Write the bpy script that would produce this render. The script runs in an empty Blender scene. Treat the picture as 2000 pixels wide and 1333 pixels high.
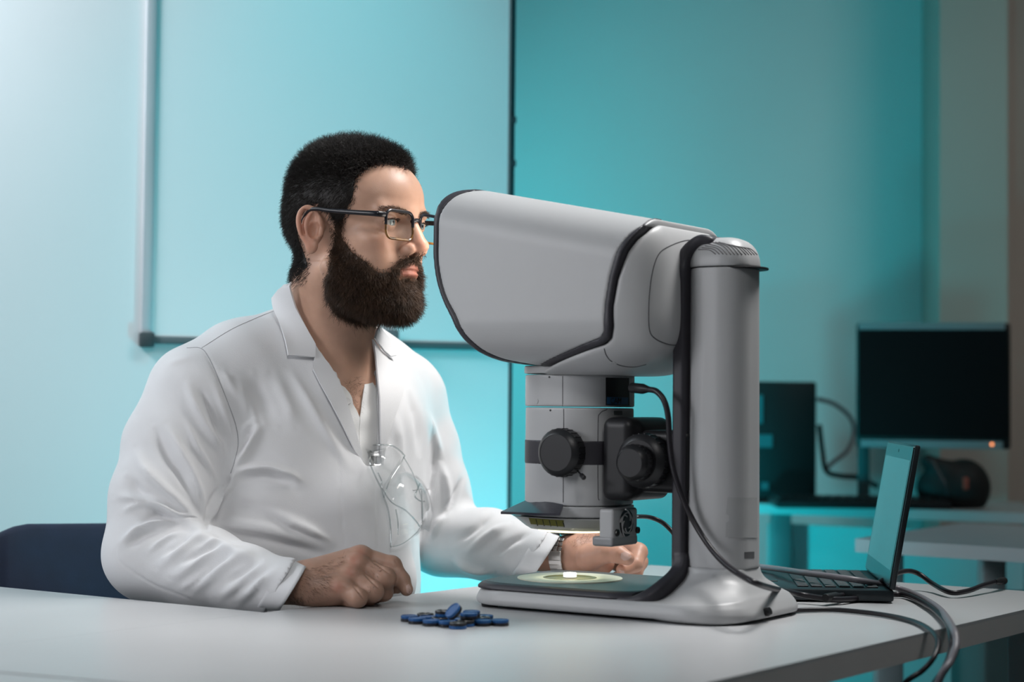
import bpy, bmesh, math, random
import numpy as np
from mathutils import Vector, Matrix
from mathutils.bvhtree import BVHTree
random.seed(7); RNG = np.random.default_rng(7)
sc = bpy.context.scene
COL = sc.collection

# ------------------------------------------------------------------ camera
F = 3520.0; CZ = 1.0                      # focal length in pixels of a 2000 px wide frame, camera height
PITCH = math.atan(122 / 3520); ROLL = .0095
cam_d = bpy.data.cameras.new('camera'); cam = bpy.data.objects.new('camera', cam_d); COL.objects.link(cam)
cam_d.lens = F / 2000 * 36; cam_d.sensor_width = 36; cam_d.clip_start = .05; cam_d.clip_end = 60
cam.matrix_world = Matrix.Translation((0, 0, CZ)) @ (Matrix.Rotation(math.pi/2 + PITCH, 4, 'X') @ Matrix.Rotation(ROLL, 4, 'Z'))
cam_d.dof.use_dof = True; cam_d.dof.focus_distance = 2.33; cam_d.dof.aperture_fstop = 4.0
sc.camera = cam

# ------------------------------------------------------------------ colour management and world
vs = sc.view_settings
vs.view_transform = 'Standard'; vs.look = 'None'; vs.gamma = 1; vs.use_curve_mapping = False
vs.exposure = 0.0
w = bpy.data.worlds.new('world'); sc.world = w; w.use_nodes = True
w.node_tree.nodes['Background'].inputs[0].default_value = (.62, .68, .74, 1)
w.node_tree.nodes['Background'].inputs[1].default_value = .09

# ------------------------------------------------------------------ lights of the room and added fills
def light(name, kind, loc, target, power, color, size=1, size_y=None, blend=.5, angle=60):
    d = bpy.data.lights.new(name, kind); o = bpy.data.objects.new(name, d); COL.objects.link(o)
    o.location = loc; d.energy = power; d.color = color
    o.rotation_euler = (Vector(target) - Vector(loc)).to_track_quat('-Z', 'Y').to_euler()
    if kind == 'AREA':
        d.shape = 'RECTANGLE'; d.size = size; d.size_y = size_y or size
    elif kind == 'SPOT':
        d.shadow_soft_size = size; d.spot_blend = blend; d.spot_size = math.radians(angle)
    else:
        d.shadow_soft_size = size
    return o
def soft(o, deg): o.data.spread = math.radians(deg); return o
soft(light('key_softbox', 'AREA', (.92, 2.50, 2.65), (-.08, 2.32, .95), 7.5, (1, .985, .97), .6, .6), 64)
soft(light('fill_softbox', 'AREA', (-2.3, 1.05, 1.75), (-.05, 2.25, 1.0), 2.1, (.95, .955, 1), .9, .9), 48)
soft(light('added_front_fill', 'AREA', (.20, .55, 2.45), (-.25, 2.35, .98), .70, (1, .985, .97), .6, .6), 38)  # added unseen fill brightening the chest and coat front
soft(light('window_daylight', 'AREA', (-1.62, 2.45, 2.15), (-1.05, 3.13, 1.7), 13.5, (.86, .94, 1), .5, .5), 120)
soft(light('added_back_fill', 'AREA', (1.9, 3.4, 2.9), (1.55, 5.1, 1.3), 4.2, (1, .90, .82), 1.0, 1.0), 90)  # added unseen fill putting warm white on the back wall and pillar
light('cyan_floor_lamp', 'SPOT', (.32, 2.86, .38), (-.20, 3.4, .95), 27, (.0, .78, .92), .06, None, .8, 150)
light('added_cyan_wall_fill', 'SPOT', (-.10, 2.72, 2.30), (-.32, 3.42, 1.10), 16, (.0, .76, .88), .10, None, 1.0, 76)  # added unseen spot evening out the cyan up the left wall
light('added_cyan_back_fill', 'SPOT', (-.10, 3.95, .62), (.45, 5.1, .85), 30, (.0, .76, .86), .06, None, .9, 125)  # added spot hidden behind the partition, putting cyan on the back wall

light('added_cyan_upper_fill', 'SPOT', (-.15, 3.95, 1.35), (.70, 5.2, 1.55), 30, (.08, .72, .80), .06, None, .9, 100)  # another added spot behind the partition, lifting the upper back wall

# ------------------------------------------------------------------ pixel helpers (2000 x 1333 frame)
CR = np.array(cam.matrix_world.to_3x3()); CO = np.array([0, 0, CZ])
def ray(x, y): return CR @ np.array([x - 1000, -(y - 666.5), -F])
def P(x, y, Y):
    d = ray(x, y); return CO + d * (Y / d[1])
def T(x, y, z=.75):
    d = ray(x, y); return CO + d * ((z - CZ) / d[2])
def proj(V):
    V = np.atleast_2d(V); c = (V - CO) @ CR
    return np.stack([1000 - F * c[:, 0] / c[:, 2], 666.5 + F * c[:, 1] / c[:, 2]], 1)

# ------------------------------------------------------------------ materials
def lin(c):
    if isinstance(c, str):
        c = [int(c[i:i+2], 16) / 255 for i in (0, 2, 4)]
        c = [x / 12.92 if x <= .04045 else ((x + .055) / 1.055) ** 2.4 for x in c]
    return (*c[:3], 1)
MATS = {}
def mat(name, color, rough=.5, metal=0, var=.04, vscale=8, bump=0, bscale=200, trans=0, ior=1.45, sss=0, spec=.5, attr=None, coat=0, emit=0, sheen=0, wave=None):
    if name in MATS: return MATS[name]
    m = bpy.data.materials.new(name); m.use_nodes = True; nt = m.node_tree; N = nt.nodes; L = nt.links
    b = N['Principled BSDF']; c = lin(color)
    tc = N.new('ShaderNodeTexCoord')
    nz = N.new('ShaderNodeTexNoise'); nz.inputs['Scale'].default_value = vscale; nz.inputs['Detail'].default_value = 4
    L.new(tc.outputs['Object'], nz.inputs['Vector'])
    r = N.new('ShaderNodeValToRGB')
    r.color_ramp.elements[0].position = .3; r.color_ramp.elements[1].position = .7
    r.color_ramp.elements[0].color = (*[x * (1 - var) for x in c[:3]], 1)
    r.color_ramp.elements[1].color = (*[min(1, x * (1 + var)) for x in c[:3]], 1)
    L.new(nz.outputs['Fac'], r.inputs['Fac']); out = r.outputs['Color']
    if attr:
        a = N.new('ShaderNodeVertexColor'); a.layer_name = attr
        mx = N.new('ShaderNodeMix'); mx.data_type = 'RGBA'; mx.blend_type = 'MULTIPLY'; mx.inputs[0].default_value = 1
        L.new(out, mx.inputs[6]); L.new(a.outputs['Color'], mx.inputs[7]); out = mx.outputs[2]
    L.new(out, b.inputs['Base Color'])
    b.inputs['Roughness'].default_value = rough; b.inputs['Metallic'].default_value = metal
    b.inputs['Transmission Weight'].default_value = trans; b.inputs['IOR'].default_value = ior
    b.inputs['Specular IOR Level'].default_value = spec; b.inputs['Coat Weight'].default_value = coat
    b.inputs['Sheen Weight'].default_value = sheen
    if sss:
        b.inputs['Subsurface Weight'].default_value = sss; b.inputs['Subsurface Radius'].default_value = (.012, .004, .002); b.inputs['Subsurface Scale'].default_value = 1
    if emit:
        b.inputs['Emission Color'].default_value = c; b.inputs['Emission Strength'].default_value = emit
    if bump:
        n2 = N.new('ShaderNodeTexNoise'); n2.inputs['Scale'].default_value = bscale; n2.inputs['Detail'].default_value = 3
        L.new(tc.outputs['Object'], n2.inputs['Vector'])
        bp = N.new('ShaderNodeBump'); bp.inputs['Strength'].default_value = bump; bp.inputs['Distance'].default_value = .002
        L.new(n2.outputs['Fac'], bp.inputs['Height']); L.new(bp.outputs['Normal'], b.inputs['Normal'])
    MATS[name] = m; return m

# ------------------------------------------------------------------ object helpers
def tag(o, label=None, cat=None, group=None, kind=None):
    if label: o['label'] = label
    if cat: o['category'] = cat
    if group: o['group'] = group
    if kind: o['kind'] = kind
    return o
def empty(name, loc=(0, 0, 0), label=None, cat=None, group=None):
    o = bpy.data.objects.new(name, None); o.empty_display_size = .05; COL.objects.link(o); o.location = loc
    return tag(o, label, cat, group)
def mesh_obj(name, V, Fc, m, parent=None, smooth=True, angle=None):
    me = bpy.data.meshes.new(name)
    V = np.asarray(V, dtype=np.float32)
    if isinstance(Fc, np.ndarray) and Fc.ndim == 2:
        n, k = Fc.shape
        me.vertices.add(len(V)); me.vertices.foreach_set('co', V.ravel())
        me.loops.add(n * k); me.loops.foreach_set('vertex_index', Fc.astype(np.int32).ravel())
        me.polygons.add(n); me.polygons.foreach_set('loop_start', np.arange(0, n * k, k, dtype=np.int32))
        me.update(calc_edges=True); me.validate()
    else:
        me.from_pydata([tuple(map(float, v)) for v in V], [], [tuple(int(i) for i in f) for f in Fc]); me.update()
    if smooth: me.polygons.foreach_set('use_smooth', np.ones(len(me.polygons), dtype=bool))
    if angle: me.set_sharp_from_angle(angle=math.radians(angle))
    me.materials.append(m)
    o = bpy.data.objects.new(name, me); COL.objects.link(o)
    if parent: adopt(o, parent)
    return o
def adopt(o, parent):
    """parent a child whose geometry is given in world space"""
    M = Matrix.Identity(4); pm = parent
    while pm:
        M = pm.matrix_parent_inverse @ pm.matrix_basis @ M if pm.parent else pm.matrix_basis @ M; pm = pm.parent
    o.parent = parent; o.matrix_parent_inverse = M.inverted()
def bm_obj(name, bm, m, parent=None, smooth=True, angle=30):
    bm.verts.index_update()
    V = np.array([v.co[:] for v in bm.verts]); Fc = [[v.index for v in f.verts] for f in bm.faces]; bm.free()
    return mesh_obj(name, V, Fc, m, parent, smooth, angle)
def frame(xa, ya, za, o=(0, 0, 0)):
    M = Matrix.Identity(4)
    for i, a in enumerate((xa, ya, za, o)):
        for j in range(3): M[j][i] = a[j]
    return M
def zframe(a, b):
    """matrix whose local z runs from a to b, origin a"""
    d = Vector(b) - Vector(a); q = d.to_track_quat('Z', 'Y'); return Matrix.Translation(a) @ q.to_matrix().to_4x4()
def bx(bm, c, s, M=None, bev=0, seg=2):
    t = bmesh.new(); bmesh.ops.create_cube(t, size=1)
    for v in t.verts: v.co = Vector((v.co.x * s[0] + c[0], v.co.y * s[1] + c[1], v.co.z * s[2] + c[2]))
    if bev: bmesh.ops.bevel(t, geom=t.edges[:], offset=bev, segments=seg, affect='EDGES', profile=.5)
    if M is not None: bmesh.ops.transform(t, matrix=M, verts=t.verts)
    merge(bm, t)
def merge(bm, t):
    me = bpy.data.meshes.new('tmp'); t.to_mesh(me); t.free(); bm.from_mesh(me); bpy.data.meshes.remove(me)
def lathe(bm, prof, M=None, n=48, cap=True):
    """prof: list of (r, z)"""
    t = bmesh.new(); rings = []
    for r, z in prof:
        rings.append([t.verts.new((r * math.cos(2*math.pi*i/n), r * math.sin(2*math.pi*i/n), z)) for i in range(n)])
    for a, b in zip(rings, rings[1:]):
        for i in range(n): t.faces.new((a[i], a[(i+1) % n], b[(i+1) % n], b[i]))
    if cap:
        t.faces.new(rings[0][::-1]); t.faces.new(rings[-1])
    if M is not None: bmesh.ops.transform(t, matrix=M, verts=t.verts)
    merge(bm, t)
def catmull(pts, n=8):
    p = np.array(pts, float); p = np.vstack([2*p[0]-p[1], p, 2*p[-1]-p[-2]]); out = []
    for i in range(1, len(p) - 2):
        for t in np.linspace(0, 1, n, endpoint=False):
            out.append(.5 * ((2*p[i]) + (-p[i-1]+p[i+1])*t + (2*p[i-1]-5*p[i]+4*p[i+1]-p[i+2])*t*t + (-p[i-1]+3*p[i]-3*p[i+1]+p[i+2])*t**3))
    out.append(p[-2]); return np.array(out)
def tube_arrays(pts, rad, n=10, flat=None):
    pts = np.asarray(pts, float); k = len(pts); rad = np.broadcast_to(rad, (k,))
    tg = np.gradient(pts, axis=0); tg /= np.linalg.norm(tg, axis=1)[:, None] + 1e-12
    up = np.array([0, 0, 1.]) if abs(tg[0][2]) < .9 else np.array([1., 0, 0]); V = []
    for i in range(k):
        s = np.cross(tg[i], up); s /= np.linalg.norm(s) + 1e-12; up = np.cross(s, tg[i])
        a = np.linspace(0, 2*math.pi, n, endpoint=False)
        V.append(pts[i] + rad[i] * (np.cos(a)[:, None] * s + np.sin(a)[:, None] * up))
    V = np.concatenate(V); Fc = []
    for i in range(k-1):
        for j in range(n): Fc.append((i*n+j, i*n+(j+1) % n, (i+1)*n+(j+1) % n, (i+1)*n+j))
    Fc.append(tuple(range(n))[::-1]); Fc.append(tuple((k-1)*n+j for j in range(n)))
    return V, Fc
def tube(bm, pts, rad, n=10):
    V, Fc = tube_arrays(pts, rad, n); vs_ = [bm.verts.new(v) for v in V]
    for f in Fc: bm.faces.new([vs_[i] for i in f])
def prism(bm, poly, z0, z1, M=None, bev=0):
    """poly in xy, extruded along z"""
    t = bmesh.new(); f = t.faces.new([t.verts.new((x, y, z0)) for x, y in poly])
    r = bmesh.ops.extrude_face_region(t, geom=[f])
    for v in r['geom']:
        if isinstance(v, bmesh.types.BMVert): v.co.z = z1
    bmesh.ops.recalc_face_normals(t, faces=t.faces)
    if bev: bmesh.ops.bevel(t, geom=t.edges[:], offset=bev, segments=2, affect='EDGES')
    if M is not None: bmesh.ops.transform(t, matrix=M, verts=t.verts)
    merge(bm, t)

# ------------------------------------------------------------------ signed-distance sculpting
def inpoly(X, Y, poly):
    ins = np.zeros(np.shape(X), bool); n = len(poly)
    for i in range(n):
        x0, y0 = poly[i]; x1, y1 = poly[(i+1) % n]
        c = (y0 > Y) != (y1 > Y)
        with np.errstate(divide='ignore', invalid='ignore'):
            ins ^= c & (X < (x1-x0) * (Y-y0) / (y1-y0 + 1e-30) + x0)
    return ins
def dpoly(X, Y, poly, closed=True):
    d = np.full(np.shape(X), 1e9); n = len(poly)
    for i in range(n if closed else n-1):
        x0, y0 = poly[i]; x1, y1 = poly[(i+1) % n]; dx, dy = x1-x0, y1-y0
        t = np.clip(((X-x0)*dx + (Y-y0)*dy) / (dx*dx+dy*dy+1e-20), 0, 1)
        d = np.minimum(d, (X-x0-t*dx)**2 + (Y-y0-t*dy)**2)
    return np.sqrt(d)
class Grid:
    def __init__(s, lo, hi, h):
        s.lo = np.array(lo, float); s.h = h; s.n = np.ceil((np.array(hi) - s.lo) / h).astype(int) + 1
        s.d = np.full(s.n, 1.0, np.float32)
    def sub(s, lo, hi):
        a = np.clip(np.floor((np.array(lo) - s.lo) / s.h).astype(int), 0, s.n); b = np.clip(np.ceil((np.array(hi) - s.lo) / s.h).astype(int) + 1, 0, s.n)
        sl = tuple(slice(a[i], b[i]) for i in range(3))
        ax = [(s.lo[i] + s.h * np.arange(a[i], b[i])).astype(np.float32) for i in range(3)]
        return sl, np.meshgrid(*ax, indexing='ij', sparse=True)
    def op(s, fn, lo, hi, k=0, op='u'):
        m = k + 3 * s.h
        sl, (X, Y, Z) = s.sub(np.array(lo) - m, np.array(hi) + m)
        if 0 in [q.stop - q.start for q in sl]: return
        f = fn(X, Y, Z).astype(np.float32); a = s.d[sl]
        if op == 'u':
            if k: h = np.maximum(k - np.abs(a - f), 0) / k; s.d[sl] = np.minimum(a, f) - h*h*k*.25
            else: s.d[sl] = np.minimum(a, f)
        else:
            if op == 's': f = -f
            if k: h = np.maximum(k - np.abs(a - f), 0) / k; s.d[sl] = np.maximum(a, f) + h*h*k*.25
            else: s.d[sl] = np.maximum(a, f)
    def all(s, fn, k=0, op='i'): s.op(fn, s.lo, s.lo + s.h * s.n, k, op)
    def ell(s, c, r, R=None, k=0, op='u'):
        c = np.array(c, float); r = np.array(r, float); m = max(r)
        def fn(X, Y, Z):
            x, y, z = X-c[0], Y-c[1], Z-c[2]
            if R is not None: x, y, z = [R[0][i]*x + R[1][i]*y + R[2][i]*z for i in range(3)]
            k0 = np.sqrt((x/r[0])**2 + (y/r[1])**2 + (z/r[2])**2); k1 = np.sqrt((x/r[0]**2)**2 + (y/r[1]**2)**2 + (z/r[2]**2)**2)
            return k0 * (k0 - 1) / (k1 + 1e-6)
        e = r if R is None else np.full(3, m)
        s.op(fn, c - e, c + e, k, op)
    def cone(s, a, b, ra, rb, k=0, op='u', flat=None, fs=1.0):
        """tapered capsule; flat: direction in which the section is scaled by fs (<1 = flattened)"""
        a = np.array(a, float); b = np.array(b, float); ab = b - a; L2 = ab @ ab + 1e-12
        if flat is not None:
            fl = np.array(flat, float); fl -= ab * (fl @ ab) / L2; fl /= np.linalg.norm(fl)
        def fn(X, Y, Z):
            x, y, z = X-a[0], Y-a[1], Z-a[2]
            t = np.clip((x*ab[0] + y*ab[1] + z*ab[2]) / L2, 0, 1)
            x, y, z = x-t*ab[0], y-t*ab[1], z-t*ab[2]
            if flat is not None:
                q = (x*fl[0] + y*fl[1] + z*fl[2]) * (1/fs - 1); x, y, z = x+q*fl[0], y+q*fl[1], z+q*fl[2]
            return (np.sqrt(x*x + y*y + z*z) - (ra + (rb-ra)*t)) * (fs if flat is not None else 1)
        m = max(ra, rb); s.op(fn, np.minimum(a, b) - m, np.maximum(a, b) + m, k, op)
    def chain(s, pts, rad, k=0, op='u', **kw):
        for i in range(len(pts) - 1): s.cone(pts[i], pts[i+1], rad[i], rad[i+1], k, op, **kw)
    def box(s, c, hs, r=0, k=0, op='u', R=None):
        c = np.array(c, float); hs = np.array(hs, float)
        def fn(X, Y, Z):
            x, y, z = X-c[0], Y-c[1], Z-c[2]
            if R is not None: x, y, z = [R[0][i]*x + R[1][i]*y + R[2][i]*z for i in range(3)]
            x, y, z = np.abs(x)-hs[0]+r, np.abs(y)-hs[1]+r, np.abs(z)-hs[2]+r
            return np.sqrt(np.maximum(x, 0)**2 + np.maximum(y, 0)**2 + np.maximum(z, 0)**2) + np.minimum(np.maximum(x, np.maximum(y, z)), 0) - r
        e = hs if R is None else np.full(3, np.linalg.norm(hs)); s.op(fn, c - e, c + e, k, op)
    def extr(s, poly, w, r, vc=0, k=0, op='u', grow=0, blur=0):
        """rounded extrusion along y of a polygon in (x, z)"""
        poly = np.array(poly); lo2, hi2 = poly.min(0) - grow, poly.max(0) + grow
        def fn(X, Y, Z):
            xx = X[:, 0, :]; zz = Z[:, 0, :] if Z.ndim == 3 else Z
            A, B = np.broadcast_arrays(xx, zz); dd = dpoly(A, B, poly); dd = np.where(inpoly(A, B, poly), -dd, dd) - grow
            for _ in range(3 if blur else 0):                      # soften the ridges of the distance field
                for ax in (0, 1):
                    pd = np.pad(dd, [(blur, blur) if i == ax else (0, 0) for i in (0, 1)], mode='reflect', reflect_type='odd'); c = np.cumsum(pd, axis=ax); c = np.insert(c, 0, 0, axis=ax)
                    n_ = dd.shape[ax]; W = 2*blur + 1
                    dd = (np.take(c, np.arange(W, W+n_), ax) - np.take(c, np.arange(0, n_), ax)) / W
            D = dd[:, None, :] + r; V = np.abs(Y - vc) - w + r
            return np.sqrt(np.maximum(D, 0)**2 + np.maximum(V, 0)**2) + np.minimum(np.maximum(D, V), 0) - r
        s.op(fn, (lo2[0], vc - w, lo2[1]), (hi2[0], vc + w, hi2[1]), k, op)
    def loft(s, zs, uc, hu, hv, rr, k=0, op='u', n=1):
        """stack of rounded rectangles in x,y whose size follows z"""
        zs = np.array(zs)
        def fn(X, Y, Z):
            c, a, b, r = [np.interp(Z, zs, np.broadcast_to(q, zs.shape)) for q in (uc, hu, hv, rr)]
            x = np.abs(X - c) - a + r; y = np.abs(Y) - b + r
            d = (np.sqrt(np.maximum(x, 0)**2 + np.maximum(y, 0)**2) + np.minimum(np.maximum(x, y), 0) - r) * .8
            zz = np.maximum(zs[0] - Z, Z - zs[-1])
            return np.maximum(d, zz)
        M = max(np.max(hu), np.max(hv)); uc_ = np.broadcast_to(uc, zs.shape)
        s.op(fn, (uc_.min() - M, -M, zs[0]), (uc_.max() + M, M, zs[-1]), k, op)
    def mesh(s, smooth=1):
        d = s.d.copy()
        for ax in range(3):
            for e in (0, -1):
                i = [slice(None)]*3; i[ax] = e; d[tuple(i)] = np.maximum(d[tuple(i)], s.h*.5)
        ins = d < 0; A = ins[:-1, :-1, :-1]
        cs = [(i, j, k) for i in (0, 1) for j in (0, 1) for k in (0, 1)]
        n = d.shape
        cnt = np.zeros([q-1 for q in n], np.int8)
        for i, j, k in cs: cnt += ins[i:n[0]-1+i, j:n[1]-1+j, k:n[2]-1+k]
        act = (cnt > 0) & (cnt < 8); I = np.argwhere(act); idx = np.full(act.shape, -1, np.int32); idx[act] = np.arange(len(I))
        acc = np.zeros((len(I), 3)); num = np.zeros(len(I))
        for a in cs:
            for ax in range(3):
                if a[ax]: continue
                b = list(a); b[ax] = 1
                da = d[I[:, 0]+a[0], I[:, 1]+a[1], I[:, 2]+a[2]]; db = d[I[:, 0]+b[0], I[:, 1]+b[1], I[:, 2]+b[2]]
                m = (da < 0) != (db < 0); t = np.where(m, da / np.where(m, da-db, 1), 0)
                p = np.tile(np.array(a, float), (len(I), 1)); p[:, ax] += t
                acc[m] += p[m]; num[m] += 1
        V = s.lo + s.h * (I + acc / num[:, None])
        Q = []
        for ax in range(3):
            b, c = (ax+1) % 3, (ax+2) % 3
            i0 = [slice(1, -1)]*3; i0[ax] = slice(0, n[ax]-1); i1 = list(i0); i1[ax] = slice(1, n[ax])
            s0, s1 = ins[tuple(i0)], ins[tuple(i1)]
            for flip in (0, 1):
                E = np.argwhere(s0 & ~s1 if not flip else ~s0 & s1)
                if not len(E): continue
                off = np.array([1, 1, 1]); off[ax] = 0; E = E + off
                eb = np.zeros(3, int); eb[b] = 1; ec = np.zeros(3, int); ec[c] = 1
                q = [E, E-eb, E-eb-ec, E-ec]; q = np.stack([idx[tuple(x.T)] for x in q], 1)
                q = q if not flip else q[:, ::-1]
                Q.append(q)
        Q = np.concatenate(Q); Q = Q[(Q >= 0).all(1)]
        for _ in range(smooth): V = lap(V, Q, .5)
        return V, Q
def lap(V, Q, f=.5, keep=None):
    k = Q.shape[1]; acc = np.zeros_like(V); num = np.zeros(len(V))
    for i in range(k):
        a, b = Q[:, i], Q[:, (i+1) % k]
        for c in range(3): acc[:, c] += np.bincount(a, V[b, c], len(V)) + np.bincount(b, V[a, c], len(V))
        num += np.bincount(a, minlength=len(V)) + np.bincount(b, minlength=len(V))
    W = V + f * (acc / np.maximum(num, 1)[:, None] - V)
    if keep is not None: W[keep] = V[keep]
    return W
def normals(V, Q):
    d1 = V[Q[:, 2]] - V[Q[:, 0]]; d2 = V[Q[:, -1]] - V[Q[:, 1]] if Q.shape[1] == 4 else V[Q[:, 1]] - V[Q[:, 0]]
    n = np.cross(d1, d2) if Q.shape[1] == 4 else np.cross(d2, d1); N = np.zeros_like(V)
    for i in range(Q.shape[1]):
        for c in range(3): N[:, c] += np.bincount(Q[:, i], n[:, c], len(V))
    return N / (np.linalg.norm(N, axis=1)[:, None] + 1e-12)
def compact(V, Q):
    u = np.unique(Q); m = np.full(len(V), -1); m[u] = np.arange(len(u)); return V[u], m[Q], u
def solidify(V, Q, th):
    """give an open sheet real thickness (inwards), returns closed shell"""
    N = normals(V, Q); n = len(V); W = np.vstack([V, V - N * th]); k = Q.shape[1]
    e = np.concatenate([np.stack([Q[:, i], Q[:, (i+1) % k]], 1) for i in range(k)])
    key = set(map(tuple, e.tolist())); bd = [(a, b) for a, b in key if (b, a) not in key]
    Fb = np.array([(b, a, a+n, b+n) for a, b in bd]) if bd else np.zeros((0, 4), int)
    fs = [Q, Q[:, ::-1] + n] + ([Fb] if k == 4 else [Fb[:, [0, 1, 2]], Fb[:, [0, 2, 3]]])
    return W, np.concatenate(fs)
def bvh(V, Q): return BVHTree.FromPolygons([tuple(v) for v in V.tolist()], [tuple(q) for q in Q.tolist()])
def cast(tree, x, y):
    d = Vector(ray(x, y)).normalized(); h = tree.ray_cast(Vector(CO), d)
    return (np.array(h[0]), np.array(h[1])) if h[0] is not None else (None, None)
def sheet(name, poly, tree, off, th, m, parent, step=4, edge=None, raise_fn=None):
    """a thin piece lying on a surface: polygon outline (frame pixels) laid down on the surface and given thickness"""
    poly = np.array(poly, float); lo, hi = poly.min(0), poly.max(0)
    # resample outline
    ou = []
    for i in range(len(poly)):
        a, b = poly[i], poly[(i+1) % len(poly)]; n = max(1, int(np.linalg.norm(b-a) / step))
        ou += [a + (b-a)*t/n for t in range(n)]
    ou = np.array(ou); g = []
    for x in np.arange(lo[0]+step/2, hi[0], step):
        for y in np.arange(lo[1]+step/2, hi[1], step):
            if inpoly(np.array(x), np.array(y), poly) and dpoly(np.array(x), np.array(y), poly) > step*.5: g.append((x, y))
    pts = [Vector(p) for p in list(ou) + g]
    from mathutils.geometry import delaunay_2d_cdt
    v2, _, f2, _, _, _ = delaunay_2d_cdt(pts, [(i, (i+1) % len(ou)) for i in range(len(ou))], [], 1, 1e-5)
    V = []; last = None
    for p in v2:
        h, n = cast(tree, p[0], p[1]); V.append(h)
    ok = [v for v in V if v is not None]
    if not ok: return None
    med = np.median([v[1] for v in ok])
    for i, v in enumerate(V):
        if v is None:
            j = min((k for k in range(len(V)) if V[k] is not None), key=lambda k: (v2[k]-v2[i]).length); V[i] = P(v2[i][0], v2[i][1], V[j][1]) 
    V = np.array(V); Fq = np.array([f for f in f2 if len(f) == 3])
    for _ in range(2): V = V*.5 + lap(V, Fq, 1.0, keep=np.arange(len(ou)))*.5
    N = normals(V, Fq)
    dv = CO - V; dv /= np.linalg.norm(dv, axis=1)[:, None]
    if (N * dv).sum() < 0: Fq = Fq[:, ::-1]; N = -N
    h = np.full(len(V), off, float)
    if raise_fn is not None: h = h + raise_fn(np.array([tuple(p) for p in v2]))
    V = V + N * h[:, None]
    V, Fq = solidify(V, Fq, th)
    return mesh_obj(name, V, Fq, m, parent, True, 50)
def line_on(name, px, tree, r, m, parent, off=0, n=6, smooth=True):
    """a fine bead or joint line following a surface"""
    pts = catmull(px, n) if smooth else np.array(px, float); out = []
    for x, y in pts:
        h, nn = cast(tree, x, y)
        if h is not None: out.append(h + np.array(nn) * off)
    if len(out) < 2: return None
    V, Fc = tube_arrays(out, r, 6); return mesh_obj(name, V, Fc, m, parent, True)
def text_obj(name, body, M, size, m, parent, ext=.0002, align='CENTER'):
    c = bpy.data.curves.new(name, 'FONT'); c.body = body; c.size = size; c.extrude = ext; c.align_x = align; c.align_y = 'CENTER'
    t = bpy.data.objects.new('tmp', c); COL.objects.link(t); dg = bpy.context.evaluated_depsgraph_get()
    me = bpy.data.meshes.new_from_object(t.evaluated_get(dg)); me.name = name; bpy.data.objects.remove(t); bpy.data.curves.remove(c)
    me.transform(M); me.materials.clear(); me.materials.append(m); o = bpy.data.objects.new(name, me); COL.objects.link(o)
    if parent: adopt(o, parent)
    return o

# ================================================================== SETTING
m_wall = mat('wall_paint', (.80, .82, .83), .55, var=.02, vscale=2, bump=.05, bscale=60)
m_beige = mat('beige_paint', (.42, .385, .35), .6, var=.03, vscale=2)
m_floor = mat('floor_vinyl', (.35, .37, .38), .4, var=.08, vscale=3)
m_alu = mat('brushed_aluminium', (.66, .67, .70), .38, .35)
m_joint = mat('dark_joint', (.05, .07, .08), .5)
m_blackp = mat('black_plastic', (.012, .012, .014), .42, spec=.4)
def wall(name, a, b, z0, z1, m, th=.1):
    a = np.array(a); b = np.array(b); d = (b-a) / np.linalg.norm(b-a); nrm = np.array([-d[1], d[0]])      # thickness goes away from the room
    bm = bmesh.new(); prism(bm, [tuple(a), tuple(b), tuple(b+nrm*th), tuple(a+nrm*th)], z0, z1)
    return tag(bm_obj(name, bm, m, None, False, None), kind='structure')
bm = bmesh.new(); bx(bm, (0, 1.5, -.05), (9, 10.5, .1)); tag(bm_obj('floor', bm, m_floor, None, False, None), kind='structure')
bm = bmesh.new(); bx(bm, (0, 1.5, 3.05), (9, 10.5, .1)); tag(bm_obj('ceiling', bm, m_wall, None, False, None), kind='structure')
A20 = math.radians(20); W0 = np.array([0, 3.47]); DL = np.array([math.cos(A20), math.sin(A20)]); DR = np.array([.6, .8])
wall('wall_left', W0 - DL*4.4, W0, 0, 3, m_wall, .06)
wall('wall_back', np.array([-.9, 4.90]), np.array([-.9, 4.90]) + DL*4.6, 0, 3, m_wall)
def onwall(x, y, off=0, right=False):
    """point of the wall plane seen at a frame pixel, moved off the wall into the room"""
    D = DR if right else DL; nn = np.array([D[1], -D[0], 0]); d = ray(x, y)
    t = ((np.array([W0[0], W0[1], 0]) + nn*off - CO) @ nn) / (d @ nn); return CO + d*t
# pillar and the wall to its right
pa = P(1835, 700, 5.15)[:2]; pb = P(1968, 700, 5.15)[:2] + np.array([.0, .0])
bm = bmesh.new(); prism(bm, [tuple(pa), tuple(pb), tuple(pb + np.array([.08, .6])), tuple(pa + np.array([.08, .6]))], 0, 3)
tag(bm_obj('trim_1', bm, m_beige, None, False, None), kind='structure')
wall('wall_right', pb + np.array([-.02, .12]), pb + np.array([2.4, .05]), 0, 3, m_beige)
wall('wall_side', (4.2, 5.2), (4.2, -3), 0, 3, m_beige)
# corner joint strip with its two clips
bm = bmesh.new(); M = frame((DL[0], DL[1], 0), (-DL[1], DL[0], 0), (0, 0, 1), (W0[0], W0[1], 0))
bx(bm, (-.0035, -.003, 1.62), (.006, .006, 2.7), M)
for yy in (235, 320): bx(bm, (-.0035, -.006, onwall(996, yy)[2]), (.009, .010, .012), M)
tag(bm_obj('trim_2', bm, m_joint, None, False), kind='structure')

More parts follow.
